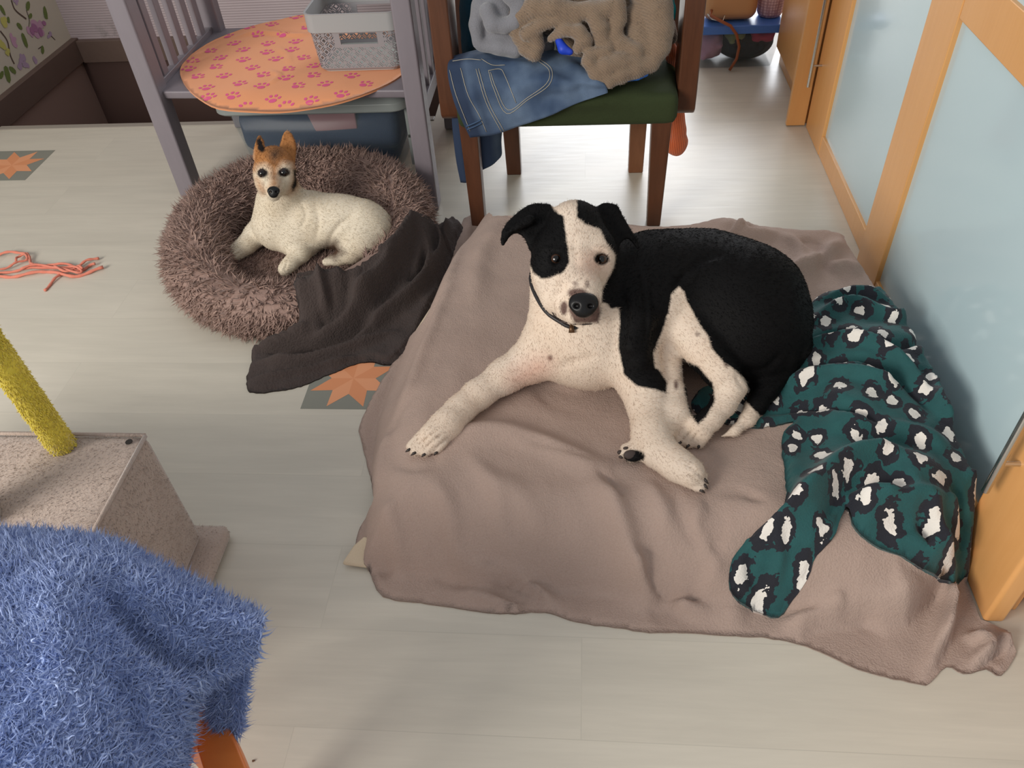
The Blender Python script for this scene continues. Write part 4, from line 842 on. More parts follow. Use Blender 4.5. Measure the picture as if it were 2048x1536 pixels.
# ---- small white and tan terrier in the bed
f = Field((-1.16, 1.66, .03), (-.50, 2.45, .56), .004)
ZB = .075
chain(f, [(560, 452, ZB+.075, 50), (620, 440, ZB+.085, 53), (680, 444, ZB+.08, 50), (722, 450, ZB+.072, 52)], .03)     # trunk
chain(f, [(556, 440, ZB+.09, 45), (560, 405, .22, 41), (562, 380, .27, 38)], .03)                                        # neck and chest
chain(f, [(590, 480, ZB+.05, 34), (610, 486, ZB+.035, 27), (600, 508, ZB+.03, 17), (580, 528, ZB+.022, 13), (569, 538, ZB+.018, 13)], .018)  # near foreleg
chain(f, [(530, 455, ZB+.055, 30), (512, 470, ZB+.04, 22), (492, 490, ZB+.03, 17), (474, 503, ZB+.022, 14), (468, 509, ZB+.02, 12)], .018)
chain(f, [(742, 458, ZB+.06, 44), (720, 480, ZB+.045, 36), (700, 505, ZB+.025, 20), (675, 518, ZB+.016, 10), (652, 524, ZB+.014, 8)], .02)  # hind leg
chain(f, [(770, 446, ZB+.05, 20), (782, 462, ZB+.03, 10), (776, 482, ZB+.02, 7)], .015)
h0 = depth(U(548, 345, .335))
dchain(f, [(549, 338, h0+.01, 39), (549, 330, h0-.005, 37)], .01); dchain(f, [(530, 342, h0-.022, 23), (568, 340, h0-.022, 23)], .012)
dchain(f, [(535, 366, h0-.018, 24), (565, 364, h0-.018, 24)], .02)
dchain(f, [(548, 352, h0-.035, 21), (547, 372, h0-.062, 16), (547, 385, h0-.075, 13)], .02); dchain(f, [(548, 378, h0-.035, 18), (547, 391, h0-.060, 11)], .012)
f.slab([(506, 320, .01), (507, 298, .012), (513, 276, .016), (521, 270, .016), (530, 290, .008), (536, 318, -.004), (520, 328, 0)], h0+.012, .0045, .004, .012)
f.slab([(557, 314, -.004), (560, 288, .006), (567, 265, .014), (577, 261, .016), (588, 276, .014), (593, 300, .012), (588, 328, .012), (574, 328, .004)], h0+.012, .0045, .004, .012)
V, Q = f.mesh(); V = laplace(V, Q, 2)
V = sculpt(V, Q, [([(655, 500), (665, 470), (690, 440), (720, 425)], 7, -.006), ([(630, 410), (638, 440), (632, 480)], 6, -.004), ([(600, 400), (612, 430), (600, 460)], 5, -.003), ([(525, 355), (530, 368), (536, 380)], 3, -.002), ([(566, 356), (562, 368), (557, 380)], 3, -.002), ([(540, 328), (548, 322), (556, 328)], 4, -.002), ([(548, 330), (548, 350)], 3, -.0015)])
tanpol = [[(500, 345), (500, 255), (605, 255), (602, 345), (597, 372), (586, 384), (580, 386), (586, 362), (586, 345), (581, 331), (566, 328), (557, 338), (555, 358), (556, 374), (540, 374), (542, 358), (539, 338), (530, 331), (516, 334), (511, 345)], [(512, 356), (517, 360), (530, 382), (526, 386), (516, 374)]]
darkpol = [circ(525, 347, 11, 9), circ(568, 345, 12, 9), circ(547, 381, 10, 8), [(586, 340), (592, 340), (594, 372), (584, 384), (583, 372), (588, 360)], [(512, 280), (520, 272), (531, 300), (524, 306), (516, 300)]]
greypol = [[(540, 300), (558, 300), (560, 312), (549, 326), (538, 312)], [(640, 490), (670, 480), (690, 505), (670, 520), (645, 512)]]
V = sculpt(V, Q, [([(566, 520), (563, 530), (560, 540)], 1.6, -.003), ([(574, 524), (571, 534), (569, 543)], 1.6, -.003), ([(474, 498), (466, 504), (460, 510)], 1.6, -.003), ([(482, 502), (473, 509), (467, 515)], 1.6, -.003)])
o = npmesh('small_dog', V, Q, coatmat('terrier_coat', (236, 226, 208), (222, 206, 180), ((26, 22, 22), .35), ((176, 120, 72), .9), ((88, 68, 56), .9), .25)); LAY = [(0, darkpol, 14), (1, tanpol, 24), (2, greypol, 22)]; colour(o, V, LAY)
ndog = UD(547, 390, h0-.09)
coat(o, V, Q, LAY, lambda P: np.where((np.linalg.norm(P-UD(548, 345, h0), axis=1) < .10)[:, None], P-ndog, np.array([.8, .1, -.6])), 60000, .0062, .0005, o.data.materials[0], .93)
tag(o, 'small white terrier with tan head lying in the shaggy donut bed', 'dog'); tr = bvh_of(o)
IR = plain('dark_brown_iris', (34, 20, 14), .08); eyeball(o, tr, 525, 346.5, 9.2, IR, .5); eyeball(o, tr, 568, 345, 9.2, IR, .5)
P, _ = hit(tr, 547, 382); d = ray(547, 382); d /= np.linalg.norm(d); s = depth(P)/FPX; g = Field(P-.03, P+.03, .0014); A = np.array([CR, CU, CF])
g.ell(P+d*.004, (12.5*s, 9.5*s, .009), A, .004); g.ell(P+d*.006-CU*7*s, (9*s, 7*s, .007), A, .004)
for sx in (-1, 1): g.ell(P-d*.004+CR*sx*6*s-CU*1.5*s, (2.8*s, 2.2*s, .006), A, .002, True)
v2_, q2_ = g.mesh(); npmesh('nose', v2_, q2_, MT['nose'], o)
small_dog = o

# ---- big black and white dog on the mattress
f = Field((-.40, .95, .09), (.66, 1.90, .66), .005)
zt = .148
chain(f, [(1185, 668, zt+.125, 96), (1262, 610, zt+.14, 112), (1340, 590, zt+.13, 116), (1410, 590, zt+.125, 118), (1478, 618, zt+.12, 128)], .05)
chain(f, [(1150, 640, zt+.15, 84), (1180, 690, zt+.09, 84)], .04); chain(f, [(1120, 690, zt+.085, 70), (1200, 700, zt+.075, 66)], .04)
chain(f, [(1478, 625, zt+.11, 122), (1500, 660, zt+.10, 112)], .05)      # haunch
chain(f, [(1150, 625, zt+.17, 82), (1146, 560, .38, 76), (1152, 510, .43, 70)], .04)   # neck
chain(f, [(1215, 560, .36, 60), (1290, 560, .33, 80)], .06)
# fore leg stretched to the left
chain(f, [(1088, 700, zt+.085, 56), (1062, 722, zt+.06, 42), (1010, 752, zt+.045, 33), (955, 790, zt+.036, 28), (920, 820, zt+.032, 27), (895, 848, zt+.030, 29), (868, 872, zt+.026, 30)], .02)
for x, y, x2, y2, r_ in ((845, 872, 822, 893, 13), (852, 882, 830, 902, 13), (866, 888, 850, 904, 13), (884, 884, 874, 899, 12)): chain(f, [(x, y, zt+.022, r_), (x2, y2, zt+.012, r_-2)], .006)
# fore leg folded to the right
chain(f, [(1262, 720, zt+.10, 62), (1290, 780, zt+.06, 44), (1298, 820, zt+.045, 37), (1302, 865, zt+.038, 35), (1316, 900, zt+.034, 33), (1352, 928, zt+.032, 30), (1380, 945, zt+.03, 30)], .022)
for x, y, x2, y2, r_ in ((1385, 932, 1405, 952, 13), (1388, 945, 1408, 966, 12), (1378, 955, 1402, 976, 12), (1366, 955, 1392, 975, 10)): chain(f, [(x, y, zt+.026, r_), (x2, y2, zt+.014, r_-2)], .006)
# near hind leg: thigh, stifle, hock, foot
chain(f, [(1400, 600, zt+.17, 52), (1368, 612, zt+.165, 30), (1380, 665, zt+.14, 36), (1412, 705, zt+.12, 36), (1440, 740, zt+.10, 32), (1462, 772, zt+.08, 28)], .022)
chain(f, [(1486, 772, zt+.078, 10), (1464, 780, zt+.07, 24), (1446, 810, zt+.055, 23), (1422, 838, zt+.045, 22), (1400, 856, zt+.038, 24)], .015)
for x, y, x2, y2, r_ in ((1395, 855, 1360, 878, 14), (1402, 862, 1376, 886, 13), (1412, 868, 1398, 888, 12), (1388, 852, 1352, 884, 11)): chain(f, [(x, y, zt+.034, r_), (x2, y2, zt+.014, r_-1)], .007)
# far hind leg
chain(f, [(1345, 640, zt+.12, 30), (1334, 690, zt+.10, 26), (1338, 740, zt+.075, 22), (1348, 790, zt+.055, 22), (1350, 828, zt+.045, 27), (1322, 862, zt+.032, 25), (1290, 890, zt+.026, 22)], .018)
for x, y, x2, y2, r_ in ((1285, 888, 1250, 896, 12), (1284, 900, 1248, 908, 12), (1288, 908, 1262, 918, 12)): chain(f, [(x, y, zt+.024, r_), (x2, y2, zt+.016, r_-2)], .006)
# neck folds
chain(f, [(1268, 500, zt+.25, 10), (1285, 560, zt+.235, 14), (1290, 640, zt+.20, 14), (1280, 720, zt+.14, 12)], .03); chain(f, [(1245, 540, zt+.25, 10), (1262, 610, zt+.22, 12), (1262, 690, zt+.17, 12)], .03)
# tail
chain(f, [(1590, 690, zt+.07, 34), (1562, 736, zt+.05, 30), (1530, 780, zt+.035, 25), (1512, 812, zt+.028, 20), (1496, 838, zt+.022, 15), (1470, 862, zt+.016, 9), (1442, 874, zt+.011, 3)], .012)
# head
H0 = depth(U(1150, 475, .47)); 
dchain(f, [(1150, 462, H0+.02, 60), (1152, 466, H0-.005, 58)], .015)
dchain(f, [(1112, 500, H0-.022, 46), (1186, 500, H0-.028, 46)], .022); dchain(f, [(1146, 452, H0-.012, 46), (1152, 520, H0-.05, 40)], .02)
dchain(f, [(1108, 540, H0-.020, 46), (1176, 538, H0-.030, 46)], .025); dchain(f, [(1130, 575, H0-.03, 50), (1150, 560, H0-.05, 46)], .02)
dchain(f, [(1150, 545, H0-.06, 42), (1160, 585, H0-.098, 40), (1165, 606, H0-.118, 33)], .022)
dchain(f, [(1136, 600, H0-.085, 32), (1150, 622, H0-.105, 26)], .015); dchain(f, [(1178, 604, H0-.098, 26), (1180, 624, H0-.108, 19)], .012); dchain(f, [(1122, 590, H0-.05, 40), (1150, 618, H0-.08, 28)], .02)
for ex, ey in ((1113, 518), (1203, 518)): P, r_ = Dp(ex, ey, H0-.073, 11); f.cone(P, r_, P, r_, .010, True)
f.slab([(1108, 470, 0), (1090, 440, 0), (1104, 412, 0), (1085, 406, .0), (1058, 409, -.005), (1030, 428, -.01), (1008, 452, -.012), (1000, 474, -.014), (1002, 492, -.015), (1010, 490, -.016), (1022, 472, -.016), (1036, 468, -.016), (1050, 480, -.014), (1062, 500, -.010)], H0-.005, .006, .005, .012)
f.slab([(1196, 440, 0), (1196, 412, 0), (1210, 405, .0), (1234, 409, .002), (1246, 430, .0), (1262, 458, .0), (1280, 488, .003), (1276, 500, .0), (1256, 478, -.004), (1240, 488, -.004), (1224, 500, -.004)], H0-.002, .006, .005, .012)
P, r_ = Dp(1060, 440, H0-.030, 16); f.cone(P, r_*.7, UD(1020, 462, H0-.034), r_*.3, .01)
V, Q = f.mesh(); V = laplace(V, Q, 2)
V = sculpt(V, Q, [([(1345, 585), (1362, 560), (1385, 538), (1415, 516), (1450, 506)], 9, -.008), ([(1370, 560), (1400, 535), (1440, 522)], 14, .006), ([(1236, 560), (1252, 620), (1250, 690)], 6, -.004), ([(1275, 520), (1292, 600), (1292, 690)], 6, -.004), ([(1300, 560), (1312, 640), (1306, 720)], 8, -.005),
    ([(1080, 500), (1100, 498), (1122, 502), (1134, 512)], 5, .0025), ([(1186, 500), (1205, 496), (1222, 504)], 5, .003), ([(1092, 532), (1112, 538), (1132, 530)], 4, -.002), ([(1190, 532), (1206, 536), (1220, 528)], 4, -.002), ([(1148, 470), (1150, 510), (1152, 540)], 7, -.003), ([(1130, 560), (1126, 590), (1122, 620)], 6, -.004),
    ([(1100, 600), (1112, 632), (1130, 646)], 4, -.003), ([(1066, 690), (1060, 720), (1075, 745)], 7, -.004), ([(1110, 740), (1160, 720), (1200, 716)], 9, -.004), ([(1230, 740), (1260, 776), (1290, 786)], 6, -.003), ([(1470, 748), (1480, 768), (1492, 780)], 4, -.003),
    ([(880, 856), (858, 872), (836, 890)], 2.6, -.004), ([(888, 866), (866, 882), (846, 900)], 2.6, -.004), ([(896, 876), (880, 890), (866, 902)], 2.6, -.004), ([(1372, 928), (1392, 944), (1408, 958)], 2.4, -.004), ([(1368, 944), (1388, 958), (1404, 970)], 2.4, -.004), ([(1388, 856), (1372, 872), (1362, 888)], 2.4, -.004), ([(1398, 862), (1386, 876), (1380, 892)], 2.4, -.004),
    ([(1560, 520), (1585, 580), (1590, 650)], 16, .004), ([(1480, 740), (1530, 740), (1570, 700)], 8, -.006)])
B1 = [(1101, 408), (1110, 422), (1127, 432), (1129, 445), (1133, 474), (1137, 501), (1139, 526), (1127, 545), (1102, 555), (1083, 558), (1068, 547), (1055, 522), (1052, 497), (1040, 485), (1005, 510), (985, 495), (985, 390), (1095, 390)]
B2 = [(1156, 380), (1154, 403), (1154, 434), (1168, 447), (1200, 459), (1212, 484), (1227, 505), (1231, 513), (1228, 534), (1216, 557), (1205, 580), (1203, 605), (1214, 607), (1222, 617), (1237, 615), (1240, 647), (1237, 672), (1237, 696), (1248, 749), (1275, 772), (1313, 779), (1332, 786), (1334, 765), (1318, 740), (1309, 735), (1307, 705), (1325, 660), (1338, 620), (1342, 589), (1358, 573), (1368, 583), (1373, 602), (1384, 622), (1397, 645), (1417, 674), (1423, 697), (1449, 726), (1469, 739), (1488, 757), (1497, 780), (1488, 800), (1500, 812), (1520, 832), (1700, 820), (1700, 380)]
belly_shadow = [(1372, 722), (1395, 732), (1425, 765), (1430, 800), (1415, 830), (1395, 850), (1378, 820), (1368, 780)]  # black belly fur, plus the shadow between the hind legs painted into the coat
B4 = circ(1268, 912, 22, 13); RIM = circ(1203, 518, 15.5, 12.5); MUZ = [(1138, 596), (1150, 588), (1180, 588), (1198, 598), (1202, 625), (1196, 645), (1150, 646), (1138, 624)]
grey = [MUZ, circ(1155, 586, 20, 10), circ(1152, 569, 5, 3), circ(1175, 570, 4, 4), circ(1128, 616, 8, 14), circ(1092, 540, 26, 12), circ(1113, 518, 22, 18), circ(1150, 566, 4, 3), circ(1174, 567, 3, 4), circ(1100, 716, 6), circ(1452, 730, 4), circ(1395, 668, 4), circ(1352, 770, 4, 10), circ(1185, 416, 12, 14)]
pink = [circ(1190, 528, 16, 12), circ(1060, 745, 40, 20, a=-.5), circ(1240, 560, 1)]
o = npmesh('large_dog', V, Q, coatmat('black_and_white_coat', (238, 228, 212), (226, 208, 186), ((9, 8, 9), .25), ((50, 48, 50), .55), ((214, 166, 146), 1.6), .22)); LAY = [(0, [B1, B2, belly_shadow, B4, RIM], 20), (1, grey, 12), (2, pink, 60)]; colour(o, V, LAY)
hc_, nd_ = UD(1150, 490, H0), UD(1167, 612, H0-.15)
V = V
coat(o, V, Q, LAY, lambda P: np.where((np.linalg.norm(P-hc_, axis=1) < .17)[:, None], P-nd_, np.where((P[:, 0] > .1)[:, None], np.array([.75, -.25, -.5]), np.array([.0, -.5, -.9]))), 130000, .0062, .00045, o.data.materials[0], .94)
tag(o, 'large black and white dog lying on the taupe blanket facing the camera', 'dog'); tr = bvh_of(o); big = o
IR2 = plain('brown_iris', (56, 34, 22), .1); eyeball(o, tr, 1113, 518, 14.5, IR2, .42); eyeball(o, tr, 1203, 518, 13.5, IR2, .42)
# nose leather
P, _ = hit(tr, 1167, 608); d = ray(1167, 612); d /= np.linalg.norm(d); s = depth(P)/FPX; g = Field(P-.05, P+.05, .002)
C0 = P+d*.006; g.ell(C0, (30*s, 22*s, .014), A, .006); g.ell(C0-CU*14*s+d*.002, (18*s, 14*s, .012), A, .008); g.ell(C0+CU*10*s+d*.004, (26*s, 12*s, .010), A, .008)
for sx in (-1, 1): g.ell(C0-d*.012+CR*sx*14*s-CU*4*s, (6*s, 4.5*s, .008), A, .004, True); g.cone(C0-d*.014+CR*sx*20*s-CU*2*s, 1.6*s, C0-d*.010+CR*sx*27*s-CU*1*s, 1.2*s, .003, True)
g.cone(C0-d*.016-CU*8*s, 1.2*s, C0-d*.012-CU*26*s, 1.2*s, .003, True)
v2_, q2_ = g.mesh(); npmesh('nose', v2_, q2_, MT['nose'], o)
# mouth line, collar, tag
b = MB(); mp_ = [hit(tr, x, y)[0] for x, y in ((1104, 624), (1110, 634), (1118, 642), (1135, 645), (1150, 648), (1166, 649), (1184, 648))]; mp_ = [p-d*.0008 for p in mp_ if p is not None]
b.tube(mp_, [.0008]+[.0016]*(len(mp_)-2)+[.0008], 8); b.build('mouth_line', plain('lip', (48, 36, 36), .5), o, smooth=True)
pL, pB, pR = UD(1058, 560, H0+.02), UD(1143, 606, H0+.0), UD(1222, 590, H0+.02); nc = (pL+pR)/2*.75+pB*.25; ax = np.cross(pL-pB, pR-pB); ax /= np.linalg.norm(ax); e1 = np.cross(ax, CF); e1 /= np.linalg.norm(e1); e2 = np.cross(ax, e1); ring = []
for k in range(40):
    a = 2*math.pi*k/40; dr = math.cos(a)*e1+math.sin(a)*e2; q = tr.ray_cast(Vector(nc), Vector(dr), .13); dq = min(q[3] if q[0] else .085, .092); ring.append(nc+dr*(dq+.002))
ring = np.array(ring); ring = (np.roll(ring, 1, 0)+ring*2+np.roll(ring, -1, 0))/4; b = MB(); b.tube(list(ring)+[ring[0], ring[1]], .0046, 8, caps=False); b.build('collar', plain('black_collar', (26, 22, 24), .5), o, smooth=True)
P, _ = hit(tr, 1143, 660); 
if P is not None:
    b = MB(); b.tube([P-CF*.004+CU*.012, P-CF*.004-CU*.006], [.004, .0065], 12); b.build('collar_tag', plain('brass_tag', (92, 66, 44), .35, .6), o, smooth=True)
def claws(parent, tree, L, mat):
    for (x, y, x2, y2) in L:
        P, _ = hit(tree, x, y)
        if P is None: continue
        q = UD(x2, y2, depth(P)+.002); b = MB(); b.tube([P+d*.002, (P+q)/2-np.array([0, 0, -.001]), q], [.0035, .003, .0008], 8); b.build('claw', mat, parent, smooth=True)
claws(o, tr, [(820, 899, 811, 904), (831, 905, 822, 911), (850, 908, 843, 914), (874, 904, 868, 911), (1408, 958, 1417, 968), (1408, 970, 1416, 978), (1400, 980, 1410, 986), (1362, 884, 1352, 892), (1378, 890, 1372, 897), (1398, 892, 1396, 898)], plain('dark_claw', (52, 44, 40), .4))
b = MB()
for (x, y, rx, ry) in ((1262, 910, 15, 10), (1240, 905, 6, 5), (1243, 914, 6, 4), (1252, 897, 6, 4)):
    P, _ = hit(tr, x, y)
    if P is not None:
        g = Field(P-.03, P+.03, .0022); s = depth(P)/FPX; g.ell(P+d*.001, (rx*s, ry*s, .005), A, .003); v2_, q2_ = g.mesh(); npmesh('paw_pad', v2_, q2_, plain('paw_pad', (62, 50, 46), .7), o)
# ------------------------------------------------------------------ cat tree
m = NT('beige_plush'); v = m.coord(); g_ = m.n('ShaderNodeNewGeometry'); cc = m.mix(m.noise(v, 9, 4, .6), lin((168, 148, 134)), lin((204, 186, 174))); cc = m.mix(m.math('MULTIPLY', g_.outputs['Random Per Island'], .3), cc, lin((168, 148, 136)))
cc = m.mix(m.math('MULTIPLY', m.noise(v, 200, 2), .35), cc, lin((112, 96, 88))); m.set(Base_Color=cc, Roughness=.8, Sheen_Weight=.4); m.bump(m.noise(v, 220, 3), .5, .003); MT['plush'] = m.m
t = thing('cat_tree', 'beige plush cat scratching tree with hollow box base', 'cat tree', (-1.1, .75, 0))
def plushbox(name, lo, hi, r, cnt, par, ln=.007, wd=.0009, mat='plush', res=.012):
    f = Field(np.array(lo)-.05, np.array(hi)+.05, res); rbox(f, lo, hi, r); V, Q = f.mesh(); o = npmesh(name, V, Q, MT[mat], par)
    if cnt:
        N = vnormals(V, Q); P, tI, a_, b_ = sample(V, Q, cnt); NN = N[tI[:, 0]]
        if (NN*(P-V.mean(0))).sum() < 0: NN = -NN
        an = vnoise(P, 12, 9)*3; fl = np.stack([np.cos(an), np.sin(an), -.6+0*an], 1); vis = (NN*(CP-P)).sum(1) > 0; P, NN, fl = P[vis], NN[vis], fl[vis]
        fl -= NN*(fl*NN).sum(1)[:, None]; SV, SQ = strands(P-NN*.001, NN, fl, ln*.7, wd*.6, lay=.62, curl=.15, seg=2, lenvar=.5); SV[:, 2] = np.maximum(SV[:, 2], .001)
        tag(npmesh('plush_pile', SV, SQ, MT[mat], o if par else par), kind='stuff')
    return o
plushbox('base_board', (-1.7, .54, .002), (-.755, .985, .042), .012, 26000, t)
plushbox('box', (-1.62, .58, .040), (-.802, .952, .356), .010, 95000, t)
seam = MB(); seam.tube([(-1.6, .950, .358), (-.806, .950, .358)], .004, 8); seam.tube([(-.805, .948, .358), (-.805, .60, .358)], .004, 8); seam.build('seam_piping', MT['plush'], t, smooth=True)
YP = NT('yellow_sisal_plush'); v = YP.coord(); YP.set(Base_Color=YP.mix(YP.noise(v, 90, 3), lin((214, 188, 48)), lin((244, 226, 84))), Roughness=.8, Sheen_Weight=.3); YP.bump(YP.noise(v, 200, 2), .6, .003); MT['yellow'] = YP.m
pb = U(126, 893, .358); ptop = pb+np.array([.0, -.02, .62]); q = MB(); q.tube([pb+(ptop-pb)*k/12 for k in range(13)], [.0225+.0008*math.sin(k*2.1) for k in range(13)], 20)
po = q.build('pole', MT['yellow'], t, smooth=True); V = np.array([v_.co for v_ in po.data.vertices]); n = 9000; tt = rng.random(n); aa = rng.random(n)*2*math.pi; NN = np.stack([np.cos(aa), np.sin(aa), 0*aa], 1); P = pb+(ptop-pb)*tt[:, None]+NN*.0222
SV, SQ = strands(P, NN, np.tile([0, 0, -1.], (n, 1)), .006, .0011, lay=.7, curl=.3, seg=2); tag(npmesh('pole_pile', SV, SQ, MT['yellow'], po), kind='stuff')
q = MB(); pc = U(-40, 1040, .356); q.tube([pc, pc+np.array([0, 0, .5])], [.035, .035], 24); q.build('post', MT['plush'], t, smooth=True)
q = MB(); P = U(258, 884, .3595); q.tube([P, P+np.array([0, 0, .0012])], .0065, 12); q.build('screw_hole', plain('dark_hole', (40, 34, 30), .8), t)

# ------------------------------------------------------------------ chair in the foreground under a fluffy blue blanket
t = thing('wooden_chair', 'orange stained wooden chair under the fluffy blue blanket', 'chair', (-.6, .3, 0)); OW = MT['orangewood']
q = MB(); pl_ = [U(368, 1400, .36), U(395, 1388, .36), U(448, 1432, .36), U(475, 1490, .36), U(520, 1600, .36), U(430, 1620, .36), U(377, 1446, .36)]; q.prism(pl_, (0, 0, -.035)); q.build('seat_edge', OW, t, bevel=.004)
q = MB(); q.box((-.98, .16, .355), (-.50, .46, .385)); q.build('seat', OW, t, bevel=.008)
for x, y in ((-.96, .18), (-.96, .40), (-.53, .18), (-.53, .40)):
    q = MB(); q.box((x, y, 0), (x+.035, y+.035, .355)); q.build('leg', OW, t, bevel=.004)
f = Field((-1.05, .1, .37), (-.4, .62, .62), .012); rbox(f, (-.98, .14, .386), (-.52, .50, .50), .05); V, Q = f.mesh(); npmesh('seat_cushion', V, Q, fabric('blue_cushion', (70, 90, 140), None, 200), t)
m = NT('fluffy_blue'); v = m.coord(); g_ = m.n('ShaderNodeNewGeometry'); cc = m.mix(m.noise(v, 12, 3), lin((136, 162, 220)), lin((196, 212, 246))); cc = m.mix(m.math('MULTIPLY', g_.outputs['Random Per Island'], .75), cc, lin((88, 112, 172))); m.set(Base_Color=cc, Roughness=.5, Sheen_Weight=.5, Sheen_Tint=(.8, .88, 1, 1)); MT['blue'] = m.m
t = thing('fluffy_blanket', 'fluffy blue blanket hanging over the orange wooden chair', 'blanket', tuple(U(250, 1300, .5)))
G1 = [[(-90, 1062, .47), (80, 1070, .47), (200, 1078, .47), (300, 1125, .47), (400, 1172, .45), (512, 1226, .45)],
      [(-90, 1094, .55), (80, 1100, .55), (200, 1110, .55), (300, 1158, .55), (400, 1202, .525), (522, 1246, .50)],
      [(-90, 1200, .58), (80, 1200, .585), (190, 1210, .575), (290, 1262, .54), (400, 1278, .515), (524, 1266, .49)],
      [(-90, 1320, .60), (80, 1320, .60), (200, 1330, .585), (300, 1360, .545), (400, 1345, .50), (505, 1318, .465)],
      [(-90, 1440, .60), (80, 1440, .60), (200, 1440, .585), (290, 1430, .55), (350, 1408, .505), (420, 1376, .445)],
      [(-90, 1520, .60), (80, 1520, .60), (200, 1520, .58), (280, 1510, .55), (335, 1490, .50), (385, 1450, .435)],
      [(-90, 1640, .60), (80, 1640, .6), (200, 1640, .575), (275, 1630, .54), (325, 1620, .48), (358, 1600, .42)]]
G2 = [[(380, 1330, .46), (440, 1320, .46), (500, 1310, .455)], [(405, 1380, .415), (450, 1370, .42), (488, 1350, .42)], [(415, 1430, .375), (450, 1430, .38), (482, 1412, .38)], [(425, 1462, .35), (452, 1470, .35), (478, 1462, .35)]]
cr1 = [([(205, 1160), (250, 1230), (320, 1300), (400, 1330), (470, 1310)], 26, -.020), ([(240, 1190), (300, 1250), (400, 1290)], 18, .006), ([(230, 1330), (260, 1420), (300, 1530)], 25, -.010), ([(60, 1180), (120, 1280), (110, 1400)], 40, .008), ([(330, 1350), (350, 1430), (340, 1536)], 16, .008)]
for nm, G, cr, cnt in (('blanket_cloth', G1, cr1, 32000), ('blanket_flap', G2, [([(455, 1360), (455, 1470)], 8, -.012)], 7000)):
    o = sheet(nm, G, MT['blue'], 10, 10, .01, t, creases=cr, noise=((14, .004, 41),))
    V = np.zeros(len(o.data.vertices)*3); o.data.vertices.foreach_get('co', V); V = V.reshape(-1, 3); Q = np.array([tuple(p.vertices) for p in o.data.polygons]); N = vnormals(V, Q)
    N *= np.sign((N*(CP-V)).sum(1).mean()); P, tI, a_, b_ = sample(V, Q, cnt); NN = N[tI[:, 0]]
    an = vnoise(P, 9, 13)*2.6; fl = np.stack([.5*np.cos(an)+.25, .6*np.sin(an)-.25, -.5+0*an], 1); fl -= NN*(fl*NN).sum(1)[:, None]; fl /= np.linalg.norm(fl, axis=1)[:, None]+1e-9
    SV, SQ = strands(P-NN*.001, NN, fl, .020, .0021, lay=.68, curl=.75, seg=6, lenvar=.45); tag(npmesh('fluffy_pile', SV, SQ, MT['blue'], o), kind='stuff')

# ------------------------------------------------------------------ knotted yarn toy on the floor
CY = fabric('coral_jersey', (222, 140, 118), (202, 116, 98), 400, .3); b = MB()
def yl(pts, zz=.005, r=.0042):
    W = crm([(*U(x/5.689, 440+y/5.689, .005)[:2], 0) for x, y in pts], 6); n = len(W)
    W[:, 2] = [zz+.003*math.sin(i*.5) for i in range(n)]; b.tube(list(W), [r*(1+.15*math.sin(i*1.7)) for i in range(n)], 8)
yl([(-250, 470), (-100, 420), (0, 405), (150, 380), (290, 390), (340, 430), (350, 490), (390, 525), (520, 525), (750, 520), (880, 535), (1000, 480), (1130, 440)], .010); yl([(-200, 610), (0, 585), (130, 545), (230, 500), (320, 460), (290, 415), (210, 440), (200, 490)], .013, .0036)
yl([(-200, 640), (0, 605), (200, 580), (400, 550), (700, 545), (900, 590), (1000, 530), (1090, 510)], .007); yl([(-200, 640), (0, 642), (200, 640), (450, 595), (600, 590), (800, 645), (960, 615), (1180, 545)], .006, .005); yl([(690, 625), (600, 700), (510, 800)], .006, .004); yl([(250, 585), (450, 535), (650, 565), (860, 620), (940, 600), (850, 560), (700, 560)], .014, .004)
yl([(640, 560), (760, 620), (900, 560), (960, 590)], .017, .004); o = b.build('yarn_toy', CY, None, smooth=True); tag(o, 'coral knotted jersey yarn toy lying on the pale floor', 'dog toy')
for px, py in ((365, 723), (430, 1192), (1084, 1248), (505, 1522), (1910, 1388)):
    b = MB(); P = U(px, py, .001); b.tube([P, P+np.array([.004, .001, .0005])], [.0022, .0012], 6); 
    if px == 505: tag(b.build('crumb', plain('crumb', (96, 66, 44), .8)), 'tiny brown crumb on the floor near the blue blanket', 'crumb')

# ------------------------------------------------------------------ clothes on the armchair
def WY(px, py, Y): return ('w', *UY(px, py, Y))
m = NT('blue_denim'); v = m.coord(scale=(1, 1, 1)); cc = m.mix(m.ramp(m.noise(v, 7, 3), [(.35, (0, 0, 0)), (.7, (1, 1, 1))]), lin((44, 64, 92)), lin((116, 136, 160))); uvn = m.n('ShaderNodeUVMap'); su_ = m.n('ShaderNodeSeparateXYZ'); m.l(uvn.outputs[0], su_.inputs[0])
band = m.ramp(su_.outputs[0], [(.0, (1, 1, 1)), (.035, (1, 1, 1)), (.055, (.35, .35, .35)), (.075, (.55, .55, .55)), (.10, (.12, .12, .12)), (.2, (0, 0, 0))])
cc = m.mix(m.math('MULTIPLY', m.noise(v, 500, 2), .5), cc, lin((44, 64, 92))); cc = m.mix(band, cc, lin((34, 50, 76))); m.set(Base_Color=cc, Roughness=.85); m.bump(m.noise(v, 600, 2), .3, .001); DEN = m.m
m2_ = NT('dark_denim'); v = m2_.coord(); cc = m2_.mix(m2_.noise(v, 14, 3), lin((36, 56, 86)), lin((70, 96, 128))); m2_.set(Base_Color=cc, Roughness=.85); m2_.bump(m2_.noise(v, 600, 2), .3, .001); DK2 = m2_.m
